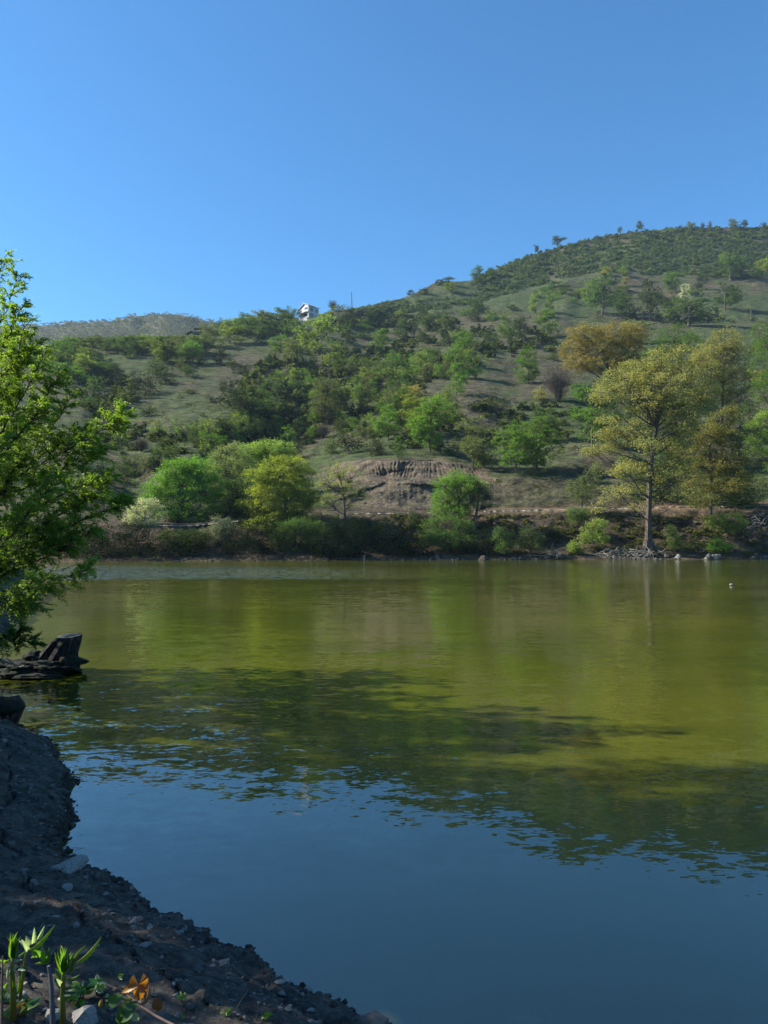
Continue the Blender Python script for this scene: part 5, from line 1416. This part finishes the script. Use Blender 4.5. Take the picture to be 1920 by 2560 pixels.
# thick old stump cut by the left edge
Yq = 9.6; qb = ray_pt(0, 1850, Yq)
st2 = thing("old_stump", tuple(qb), "thick dark old stump at the near shoreline, cut by the left edge", "stump")
g = Geo()
g.tube([ray_pt(a, b, Yq) - qb for a, b in [(-6, 1875), (-8, 1840), (-10, 1812), (-6, 1790), (-4, 1770), (-8, 1754)]], [.36, .27, .24, .26, .30, .24], 22, 6, .13)
obj("trunk", g.mesh("old_stump_trunk", [wood_mat("old_stump_wood", (.018, .014, .012), (.085, .065, .055))], False), st2)
lumpy("moss", st2, [(ray_pt(10, 1770, Yq - .2) - qb, (.2, .14, .10)), (ray_pt(-20, 1752, Yq) - qb, (.28, .2, .06))], M_MOSS, 50, 2)
# twig in the water
tb = water_pt(470, 2314)
g = Geo(); g.tube([ray_pt(467, 2312, tb[1]) - tb, ray_pt(472, 2302, tb[1]) - tb, ray_pt(480, 2294, tb[1]) - tb], [.004, .004, .002], 5); g.tube([ray_pt(467, 2311, tb[1]) - tb, ray_pt(482, 2317, tb[1] - .03) - tb], [.004, .002], 5)
tag(obj("floating_twig", g.mesh("floating_twig", [M_BARKD]), None, tuple(tb)), "thin forked twig sticking out of the water by the near bank", "twig")

# ---------------------------------------------------------------- the near tree on the left
def near_tree(label, limbs, ntw, lab_seed, base, trunk, leafL=.036, col=(.24, .37, .06), tw_len=(.20, .50), per=18):
    rg = np.random.default_rng(lab_seed)
    root = thing("tree", tuple(base), label, "tree")
    wd, lf = Geo(), Geo()
    tg = Geo(); tg.tube(np.array(trunk[0]) - base, trunk[1], 12, 1, .1); obj("trunk", tg.mesh("near_trunk", [M_BARKD]), root)
    for L in limbs:
        P = np.array([ray_pt(a[0] * ((.90 if a[1] > 1000 else .72) if a[0] > 0 else 1), a[1], a[2]) for a in L[0]]) - base
        n = len(P); u = np.linspace(0, n - 1, 8 * n); P2 = np.stack([np.interp(u, np.arange(n), P[:, q]) for q in range(3)], -1)
        for _ in range(6): P2[1:-1] += .4 * (P2[2:] + P2[:-2] - 2 * P2[1:-1])
        P2[1:-1] += rg.normal(0, .01, (len(P2) - 2, 3))
        m = len(P2); rad = np.linspace(L[1] * .6, .003, m)
        wd.tube(P2, rad, 6, 2, .05, caps=False)
        ln = np.linalg.norm(np.diff(P2, axis=0), axis=1).sum()
        nt = int(ntw * ln * L[2])
        # secondary twigs, then tertiary, on alternate sides
        uu = np.sort(rg.uniform(L[3] if len(L) > 3 else .15, 1, nt)); idx = uu * (m - 1)
        S = np.stack([np.interp(idx, np.arange(m), P2[:, q]) for q in range(3)], -1)
        T = np.gradient(P2, axis=0); T /= np.linalg.norm(T, axis=1, keepdims=True)
        D = np.stack([np.interp(idx, np.arange(m), T[:, q]) for q in range(3)], -1)
        sd_ = rg.normal(size=(nt, 3)) * [1, 1.1, .8]; sd_ -= D * (sd_ * D).sum(1, keepdims=True); sd_ /= np.linalg.norm(sd_, axis=1, keepdims=True)
        d = D * .75 + sd_ * .75 + [0.05, 0, .05]; d /= np.linalg.norm(d, axis=1, keepdims=True)
        l_ = rg.uniform(*tw_len, nt) * (1.12 - .6 * uu)
        E = S + d * l_[:, None]; Mi = (S + E) / 2 + [0, 0, .03]; E = E - np.array([0, 0, 1]) * (l_ * .10)[:, None]
        wd.prisms(S, Mi, .006, .004, 3); wd.prisms(Mi, E, .004, .0016, 3)
        # tertiary
        S3, E3 = [S, Mi], [Mi, E]
        for _ in range(3):
            v = rg.uniform(.2, .95, nt)[:, None]; s3 = np.where(v < .5, S + (Mi - S) * v * 2, Mi + (E - Mi) * (v * 2 - 1))
            dd_ = d + rg.normal(size=(nt, 3)) * .55; dd_ /= np.linalg.norm(dd_, axis=1, keepdims=True)
            e3 = s3 + dd_ * (l_ * rg.uniform(.25, .5, nt))[:, None] - [0, 0, .015]
            wd.prisms(s3, e3, .003, .0012, 3); S3.append(s3); E3.append(e3)
        A = np.concatenate(S3[1:]); B = np.concatenate(E3[1:])
        k = per
        f = rg.random((len(A), k, 1)); C = A[:, None] + (B - A)[:, None] * f
        Dl = np.repeat((B - A)[:, None], k, 1); Dl = Dl / (np.linalg.norm(Dl, axis=2, keepdims=True) + 1e-9)
        side = rg.normal(size=C.shape) * [1, 1, .5]; C = C + side * .018
        C = C.reshape(-1, 3); Dl = (Dl + side * .9).reshape(-1, 3)
        n_ = len(C); sz = leafL * rg.uniform(.55, 1.25, n_)
        tnt = np.clip(np.repeat(rg.random(len(A)), k) * .45 + rg.random(n_) * .45 + (rg.random(n_) < .03) * .5, 0, 1)
        lf.leaves(C, sz, sz * .52, rg, .35, tint=tnt, D=Dl, droop=.25)
    obj("branches", wd.mesh("near_branches", [M_BARKD]), root)
    c = obj("foliage", lf.mesh("near_foliage", [M_LEAFN]), root, color=col); c['kind'] = 'stuff'
    return root
O1 = (-190, 1560, 12.2); O2 = (-150, 1250, 12.0); O3 = (-110, 1000, 11.8)
LIMBS = [
    ([O3, (-60, 850, 11.4), (-20, 720, 11.0), (8, 645, 10.8)], .03, .7), ([O3, (-40, 880, 11.2), (20, 780, 10.8), (58, 700, 10.6)], .03, .75), ([O3, (-20, 900, 11.0), (40, 830, 10.8), (72, 770, 10.6)], .03, .9),
    ([O3, (-10, 960, 11), (60, 900, 10.6), (84, 812, 10.4)], .03, 1.0), ([O3, (0, 1000, 11), (60, 930, 10.8), (120, 865, 10.6)], .03, 1.0),
    ([O2, (-20, 1120, 11), (80, 990, 10.5), (160, 880, 10.2)], .04, .9), ([O2, (0, 1150, 11), (100, 1030, 10.6), (205, 935, 10.4)], .04, 1.0), ([O2, (20, 1150, 11.4), (140, 1080, 11.0), (250, 985, 10.8)], .03, .8),
    ([O2, (40, 1180, 11.2), (150, 1120, 10.8), (262, 1060, 10.6)], .04, 1.1), ([O2, (40, 1190, 11.2), (180, 1130, 10.4), (300, 1068, 10.0), (345, 1036, 9.9)], .03, .75, .4), ([O2, (40, 1230, 11), (160, 1180, 10.6), (285, 1130, 10.4)], .04, 1.2),
    ([O1, (0, 1340, 11), (150, 1240, 10.4), (300, 1195, 10.2)], .05, 1.1), ([O1, (0, 1380, 11), (150, 1290, 10.4), (290, 1235, 10.2)], .05, 1.2), ([O1, (0, 1400, 11), (150, 1330, 10.8), (300, 1275, 10.6), (350, 1255, 10.6)], .04, 1.0),
    ([O1, (0, 1420, 11.2), (130, 1370, 10.8), (260, 1330, 10.6)], .04, 1.1), ([O1, (0, 1440, 11.2), (120, 1395, 10.8), (215, 1350, 10.6)], .04, 1.0),
    ([O1, (-20, 1490, 10.5), (80, 1455, 9.8), (180, 1445, 9.5), (252, 1424, 9.4)], .03, .42, .4), ([O1, (-20, 1510, 10.5), (60, 1490, 10), (140, 1470, 9.8)], .03, .5, .4),
    ([O1, (-20, 1530, 10.5), (40, 1520, 10.2), (90, 1515, 10)], .03, .55, .4),
    ([O3, (-60, 1040, 12.5), (0, 960, 12.6), (60, 1000, 12.8)], .03, 1.2), ([O2, (-60, 1200, 12.8), (20, 1080, 13), (90, 1060, 13)], .03, 1.3), ([O2, (-60, 1250, 12.8), (50, 1180, 13), (180, 1200, 13)], .03, 1.3),
    ([O1, (-60, 1400, 12.8), (40, 1290, 13), (120, 1240, 13)], .03, 1.3), ([O1, (-60, 1440, 12.8), (60, 1370, 13), (200, 1310, 13)], .03, 1.2), ([O2, (-80, 1150, 11), (-10, 1050, 10.6), (40, 960, 10.4)], .03, 1.2),
    ([O1, (-80, 1350, 11), (0, 1240, 10.6), (60, 1140, 10.4)], .03, 1.2), ([O2, (-80, 1180, 10.4), (20, 1120, 9.8), (130, 1010, 9.6)], .03, .9), ([O1, (-60, 1440, 10.4), (40, 1330, 9.8), (160, 1190, 9.6)], .03, .9),
    ([O3, (-80, 900, 11.8), (-50, 800, 11.6), (-20, 740, 11.5)], .03, 1.1), ([O3, (-40, 980, 12), (0, 880, 12), (30, 850, 12)], .03, 1.1),
]
bT = np.array([-8.6, 12.6, .9]); 
near_tree("big leafy near tree with fine yellow green sprays filling the left edge", LIMBS, 23, 31, bT,
    ([bT + [0, 0, -.6], bT + [.1, 0, 1.0], ray_pt(*O1), ray_pt(*O2), ray_pt(*O3), ray_pt(-70, 860, 11.6)], [.16, .11, .08, .06, .04, .02]))
b2 = ray_pt(-70, 1660, 13.6)
near_tree("low clump of green leaves above the leaning stump at the left edge", [([(-90, 1600, 13.6), (-20, 1610, 13.4), (50, 1600, 13.2), (108, 1612, 13.1)], .012, 1.4, .1), ([(-90, 1600, 13.6), (-20, 1625, 13.4), (30, 1590, 13.2), (60, 1572, 13.1)], .012, 1.4, .1)],
    26, 33, b2, ([b2, ray_pt(-90, 1600, 13.6)], [.03, .015]), .045, (.08, .17, .02), (.2, .42), 12)

# trees of the near left shore outside the view; they shade the water and bank
def shade_tree(P, H, W, seed, label):
    rg = np.random.default_rng(seed)
    k = PROTO['m', seed % 4]
    root = thing("tree", P, label, "tree", "trees of the near left shore")
    obj("trunk", k[0], root); obj("crown", k[1], root, color=(.09, .15, .03))
    root.scale = (W, W, H); root.rotation_euler = (0, 0, rg.uniform(0, 6))
    return root
SHADE = [((-8.6, 6.9), 8.0, 5.4), ((-10.4, 6.1), 9.0, 4.2), ((-12, 7.8), 10.5, 5.4), ((-15, 7.0), 12, 5.2), ((-17, 8.6), 13.5, 5.2), ((-13.5, 5.9), 11, 3.4), ((-11.2, 13.0), 6.2, 5.2)]
for q, ((x, y), h, w) in enumerate(SHADE):
    shade_tree((x, y, bz(x, y) - .3), h, w, q, "leafy tree of the near left shore standing outside the view")
# ---------------------------------------------------------------- weeds in the foreground
def leaf_mesh(name, n=6, fold=.25, curl=.25, serr=.0, kind='lance'):
    V, Q = [], []
    for k in range(n + 1):
        u = k / n
        w = math.sin(math.pi * min(1, u ** .8)) ** .75 if kind == 'lance' else math.sin(math.pi * u ** .6) ** .6
        w = max(w, .02) * .5 * (1 + serr * (1 if k % 2 else -1))
        z = curl * (u * (1 - u) * 1.3) - curl * .6 * u * u
        V += [(-w, u, z + fold * w), (0, u, z), (w, u, z + fold * w)]
    for k in range(n):
        for c in (0, 1): Q.append((3 * k + c, 3 * k + c + 1, 3 * k + 4 + c, 3 * k + 3 + c))
    return mesh_np(name, V, [np.array(Q)], [M_LEAFN], np.full(len(V), .5), True)
LM = leaf_mesh("leaf", 8, .35, .25, .0); LMS = leaf_mesh("toothed_leaf", 14, .3, .2, .13); LMR = leaf_mesh("round_leaf", 8, .2, .15, .0, 'round')
def place_leaf(parent, base, tip, width, color, mesh=LM, roll=0.0, name="leaf"):
    """a leaf from base to tip (world points)"""
    base, tip = Vector(base), Vector(tip); d = tip - base; L = d.length; yv = d.normalized()
    view = (Vector((0, 0, CAMH)) - base).normalized()
    zv = (view - yv * view.dot(yv)).normalized(); zv = Matrix.Rotation(roll, 3, yv) @ zv
    xv = yv.cross(zv)
    M = Matrix((xv, yv, zv)).transposed().to_4x4() @ Matrix.Diagonal((width, L, L, 1)); M.translation = base
    o = obj(name, mesh, parent, None, color)
    o.matrix_parent_inverse = Matrix()
    o.matrix_local = Matrix.Translation(-Vector(parent.location)) @ M
    return o
def weed(label, basepx, Y, stem_px, stem_r, leaves, color_stem=(.11, .14, .04), name="weed", cat="plant", stem_mat=None, group="weeds on the near bank"):
    b = ray_pt(basepx[0], basepx[1], Y); root = thing(name, tuple(b), label, cat, group)
    pts = [ray_pt(p[0], p[1], Y + (p[2] if len(p) > 2 else 0)) - b for p in stem_px]
    g = Geo(); g.tube(pts, np.linspace(stem_r, stem_r * .55, len(pts)), 8, 1, .08)
    if stem_mat is None:
        obj("stem", g.mesh("stem", [M_LEAFN], True), root, color=color_stem)
    else: obj("stem", g.mesh("stem", [stem_mat], True), root)
    for (x0, y0, x1, y1, w, col, mesh, roll) in leaves:
        dy = R.uniform(-.03, .03)
        place_leaf(root, ray_pt(x0, y0, Y), ray_pt(x1, y1, Y + dy), w * .72 * Y / F, col, mesh, roll)
    return root
YG, MG, DG_, SG, TG = (.18, .28, .03), (.12, .24, .03), (.06, .13, .025), (.26, .33, .27), (.03, .10, .07)
YW = 2.42
def px5(l):     # coordinates read in the enlarged corner: 5.184 times, origin (0,2300)
    return [(a[0] / 5.184, 2300 + a[1] / 5.184, a[2] / 5.184, 2300 + a[3] / 5.184, a[4] / 5.184, a[5], a[6], a[7]) for a in l]
def tuft(cx, cy, top, n, spread, seed, cols=(YG, MG, MG)):
    rg = np.random.default_rng(seed); out = []
    for k in range(n):
        a = rg.uniform(-1, 1); L = (cy - top) * rg.uniform(.55, 1)
        x0 = cx + a * 14; out.append((x0, cy - rg.uniform(0, 60), cx + a * spread + rg.normal() * 5, cy - L, rg.uniform(26, 46), cols[int(rg.integers(len(cols)))], LM, rg.uniform(-.8, .8)))
    return out
weed("leftmost tall weed with a bright tuft of narrow leaves at its top", (33, 2548), YW, [(33, 2548), (32, 2480), (30, 2430), (33, 2390)], .011,
     px5(tuft(175, 500, 165, 24, 95, 1) + [(150, 500, 0, 650, 60, YG, LM, .4), (160, 520, 285, 520, 50, SG, LMS, .3), (130, 600, 85, 760, 56, SG, LMS, .2), (150, 630, 240, 605, 60, SG, LMR, .2), (230, 610, 370, 640, 75, TG, LMR, .3),
      (170, 900, 165, 730, 34, MG, LM, .2), (205, 920, 262, 650, 46, YG, LM, .5), (175, 720, 215, 680, 30, SG, LM, 0), (110, 800, 60, 900, 60, MG, LMS, .2), (240, 820, 290, 770, 40, MG, LM, 0), (60, 560, 0, 520, 60, MG, LM, .3)]), )
weed("weed with a broad spray of pale undersided leaflets behind the dark stake", (66, 2540), YW + .08, [(50, 2500), (58, 2430), (64, 2390), (70, 2370)], .006,
     px5([(370, 390, 715, 85, 66, YG, LMS, .5), (380, 385, 620, 235, 52, YG, LMS, .7), (360, 400, 290, 260, 80, SG, LMS, .2), (380, 330, 340, 205, 90, SG, LMS, .1), (430, 300, 450, 120, 86, SG, LMS, .2), (480, 260, 580, 85, 64, SG, LMS, .3),
      (340, 380, 245, 260, 60, SG, LMS, .3), (410, 360, 560, 480, 120, MG, LMS, .3), (560, 560, 545, 330, 96, MG, LMS, .2), (600, 560, 640, 380, 80, DG_, LMS, .2), (520, 490, 390, 480, 50, YG, LM, .3), (600, 575, 455, 560, 44, YG, LM, .4), (240, 470, 340, 400, 40, MG, LM, .3)]))
weed("tall weed with a long arching bright leaf, right of the dark stake", (157, 2562), YW - .05, [(157, 2562), (156, 2500), (158, 2450), (160, 2400)], .010,
     px5(tuft(820, 700, 380, 26, 125, 2, (MG, DG_, YG, MG)) + [(800, 470, 790, 325, 60, YG, LM, .2), (970, 560, 1320, 240, 80, YG, LMS, .6), (960, 550, 1100, 330, 60, DG_, LMS, -.5), (960, 620, 1060, 590, 30, SG, LM, .2), (900, 700, 960, 480, 70, DG_, LM, .2),
      (770, 780, 720, 620, 90, DG_, LMR, .3), (800, 900, 700, 750, 90, TG, LMR, .4), (830, 760, 1040, 720, 34, MG, LM, .6), (820, 880, 1000, 840, 60, DG_, LM, .5), (820, 940, 1000, 940, 80, TG, LMR, .5), (830, 1010, 960, 1010, 60, DG_, LMR, .5), (810, 1050, 740, 1010, 60, SG, LM, .2), (790, 840, 740, 770, 70, SG, LMR, .2), (860, 800, 880, 740, 40, SG, LM, .2)]))
# dark weathered stake
b = ray_pt(131, 2570, YW - .12); g = Geo()
g.tube([ray_pt(x, y, YW - .12) - b for x, y in [(132, 2575), (131, 2520), (129, 2470), (126, 2440), (121, 2415)]], [.0085, .0078, .0066, .0055, .0045], 10, 1, .05)
tag(obj("dry_stalk", g.mesh("dry_stalk", [simple("grey_stalk", (.06, .065, .075), .3, 30, .8, .3, .003)]), None, tuple(b)), "thick dark grey dead stalk standing between the two green weeds", "stalk")
b = ray_pt(4, 2560, YW - .1); g = Geo(); g.tube([ray_pt(x, y, YW - .1) - b for x, y in [(4, 2560), (5, 2450), (7, 2390)]], [.004, .003, .002], 6, 1, .05)
tag(obj("dry_stalk", g.mesh("dry_stalk", [M_TWIG]), None, tuple(b)), "thin dark dead stalk at the very left edge", "stalk")

# bramble: arching cane with an orange leaf, reddish leaves and green ones
bY = 2.5
bb = ray_pt(262, 2464, bY)
br = thing("bramble", tuple(bb), "bramble cane with one orange leaf trailing over the earth at the bottom left", "plant")
g = Geo(); g.tube([ray_pt(x, y, bY + d) - bb for x, y, d in [(262, 2462, 0), (285, 2470, 0), (320, 2490, -.02), (352, 2514, -.05), (390, 2540, -.08), (440, 2566, -.12)]], [.0032, .0034, .0036, .0036, .0038, .004], 7, 1, .1)
obj("cane", g.mesh("bramble_cane", [simple("cane_bark", (.09, .06, .05), .3, 40, .7, .2, .002)]), br)
OR, RD = (.30, .125, .015), (.16, .06, .035)
def lobed_leaf():
    V = [(0, 0, 0)]; T = []
    n = 48
    for k in range(n + 1):
        a = math.radians(-150 + 300 * k / n); lob = abs(math.cos(a * 1.5)) ** .55
        r = (.28 + .72 * lob) * (1 + .06 * (1 if k % 2 else -1)); r *= 1 - .25 * abs(a) / 2.6
        V.append((math.sin(a) * r * .62, math.cos(a) * r, -.18 * r * r + .07 * math.cos(a * 6)))
    for k in range(1, n + 1): T.append((0, k + 1, k))
    return mesh_np("lobed_leaf", V, [np.array(T)], [M_LEAFN], np.concatenate([[.2], np.tile([.75, .45], n)[:n + 1]]), False)
LMO = lobed_leaf()
def px6(x, y): return (250 + x / 6.636, 2400 + y / 6.636)
def bl(x0, y0, x1, y1, w, col, mesh, roll=.2, name="leaf", dy=0.):
    a, c = px6(x0, y0), px6(x1, y1)
    return place_leaf(br, ray_pt(a[0], a[1], bY - .04), ray_pt(c[0], c[1], bY - .04 + dy), w / 6.636 * bY / F, col, mesh, roll, name)
o = bl(640, 415, 650, 690, 300, OR, LMO, .15); o['label'] = "orange autumn coloured leaf"
o = bl(640, 415, 350, 530, 120, OR, LMS, .2); o['label'] = "orange side leaflet"
o = bl(640, 420, 780, 520, 130, (.34, .12, .02), LMS, .3); o['label'] = "rust orange side leaflet"
o = bl(650, 760, 850, 385, 60, (.20, .13, .12), LM, .9); o['label'] = "folded dry pinkish leaf"
o = bl(930, 610, 980, 870, 170, RD, LMS, .2); o['label'] = "dry reddish brown hanging leaf"
for a in [(130, 700, 370, 610, 180, DG_, LMS), (110, 740, 60, 820, 90, TG, LMR), (420, 720, 640, 760, 110, (.05, .13, .04), LMS), (400, 680, 540, 650, 80, (.16, .18, .02), LMS), (560, 780, 240, 1000, 260, DG_, LMR), (390, 830, 420, 1100, 250, DG_, LMR), (540, 880, 640, 1010, 120, SG, LM),
          (300, 270, 390, 240, 60, YG, LMR), (300, 275, 370, 330, 30, SG, LM), (0, 420, 80, 480, 90, YG, LMR), (30, 640, 0, 800, 60, (.2, .16, .05), LM), (100, 560, 150, 620, 60, SG, LM)]:
    bl(*a)
# low leafy ground plants along the bottom edge: real small plants, each with its leaves
LOW = [
    ("low plant with green and reddish leaflets at the foot of the tall weeds", 60, 2545, 5, 46, 21, [MG, DG_, (.20, .10, .04), TG]),
    ("low yellowish rosette at the bottom left corner", 40, 2560, 7, 40, 22, [(.2, .2, .04), (.24, .14, .04), DG_]),
    ("low leafy plant between the arching weed and the bramble", 205, 2500, 8, 34, 23, [MG, YG, TG]),
    ("small plant with round dark leaves left of the bramble cane", 240, 2490, 8, 34, 24, [TG, MG, SG]),
    ("thin stemmed low plant right behind the arching weed", 188, 2520, 6, 30, 25, [YG, MG, (.18, .12, .04)]),
    ("tiny sprig with a yellow green tip on the lower right of the bank", 567, 2545, 4, 16, 26, [YG, MG]),
    ("tiny bright sprig near the foot of the bramble cane", 455, 2548, 5, 14, 27, [YG, YG]),
    ("small dark sprig on the bare earth right of the orange leaf", 452, 2505, 4, 18, 28, [MG, DG_]),
    ("small green sprig near the water at the bottom of the bank", 670, 2548, 5, 18, 29, [MG, YG]),
    ("low pale leaved plant under the leftmost tall weed", 20, 2510, 6, 34, 30, [MG, SG, YG]),
]
for lab, px, py, n, r, sd2, cols in LOW:
    P = bank_pt(px, min(py, 2556)); Y = P[1]; rg = np.random.default_rng(sd2); s = Y / F
    root = thing("ground_plant", tuple(P - [0, 0, .01]), lab, "plant", "low plants on the near bank")
    for k in range(n):
        a = rg.uniform(0, 6.28); up = rg.uniform(.4, 1.3); st = P + np.array([math.cos(a) * .25, math.sin(a) * .25, up * .7]) * r * s
        g = Geo(); g.tube([P * 0 - [0, 0, .01], (st - P) * .55 + [0, 0, .2 * r * s], st - P], [.0016, .0014, .001], 4); obj("stem", g.mesh("thin_stem", [M_LEAFN]), root, color=(.16, .12, .05))
        for m in range(2):
            d = np.array([rg.normal(), rg.normal() * .7, rg.uniform(-.2, .6)]); d /= np.linalg.norm(d)
            place_leaf(root, st, st + d * r * s * rg.uniform(.5, .9), r * s * rg.uniform(.3, .5), cols[int(rg.integers(len(cols)))], [LM, LMS, LMR][int(rg.integers(3))], rg.uniform(-.6, .6))
# dry grass straws and dead stalks stuck in the bank
rg = np.random.default_rng(55)
for q, (x0, y0, x1, y1, lab) in enumerate([(588, 2520, 620, 2475, "thin dry straw leaning on the lower bank, longer one"), (638, 2558, 645, 2510, "upright dry straw at the bottom of the lower bank"), (683, 2540, 712, 2514, "short dry straw pointing to the water"), (232, 2240, 236, 2220, "short stick by the flat shore rock"), (420, 2488, 432, 2504, "pale curved bit of straw right of the orange leaf"), (168, 2227, 178, 2232, "short white splinter below the flat shore rock")]):
    P = bank_pt(x0, min(y0, 2556)); e = ray_pt(x1, y1, P[1] + .02)
    g = Geo(); g.tube([P * 0 - [0, 0, .01], (e - P) * .5 + [.004, 0, .004], e - P], [.0022, .0018, .001], 5)
    tag(obj("dry_straw", g.mesh("dry_straw", [M_DEAD]), None, tuple(P)), lab, "straw", "dry straws on the near bank")

# fallen leaves and bits of straw over the bank
n = 1500; rg = np.random.default_rng(91)
lx = rg.uniform(-5, .8, n); ly = rg.uniform(2.0, 9.5, n); lz, ld = bank_z(lx, ly)
k = (ld > .05) & (vn(lx / .5, ly / .5, 3) > .35); P = np.stack([lx, ly, lz + .006], -1)[k]
g = Geo(); g.leaves(P, rg.uniform(.012, .04, len(P)), rg.uniform(.005, .018, len(P)), rg, 1.6)
ll = NT("dead_leaf"); ll.principled(ll.mix(ll.attr('tint'), (.07, .05, .035, 1), (.26, .21, .15, 1)), .8)
tag(obj("leaf_litter", g.mesh("leaf_litter", [ll.m])), "dry fallen leaves and straw bits strewn over the near bank", "leaf litter", kind='stuff')

# ---------------------------------------------------------------- air
hm, hn, hl = new_mat("haze_air")
ho = hn.new('ShaderNodeOutputMaterial'); pv = hn.new('ShaderNodeVolumePrincipled')
pv.inputs['Color'].default_value = (0.62, 0.82, 1.0, 1)
pv.inputs['Density'].default_value = HAZE
pv.inputs['Anisotropy'].default_value = 0.2
hl.new(pv.outputs[0], ho.inputs['Volume'])
g = Geo(); box(g, -2700, 2700, -1300, 3300, -4.5, 330)
tag(obj("haze", g.mesh("haze", [hm])), kind='stuff')

for o in list(bpy.data.objects):
    if 'label' in o and len(o['label'].split()) > 16: print("LONG", o.name, o['label'])
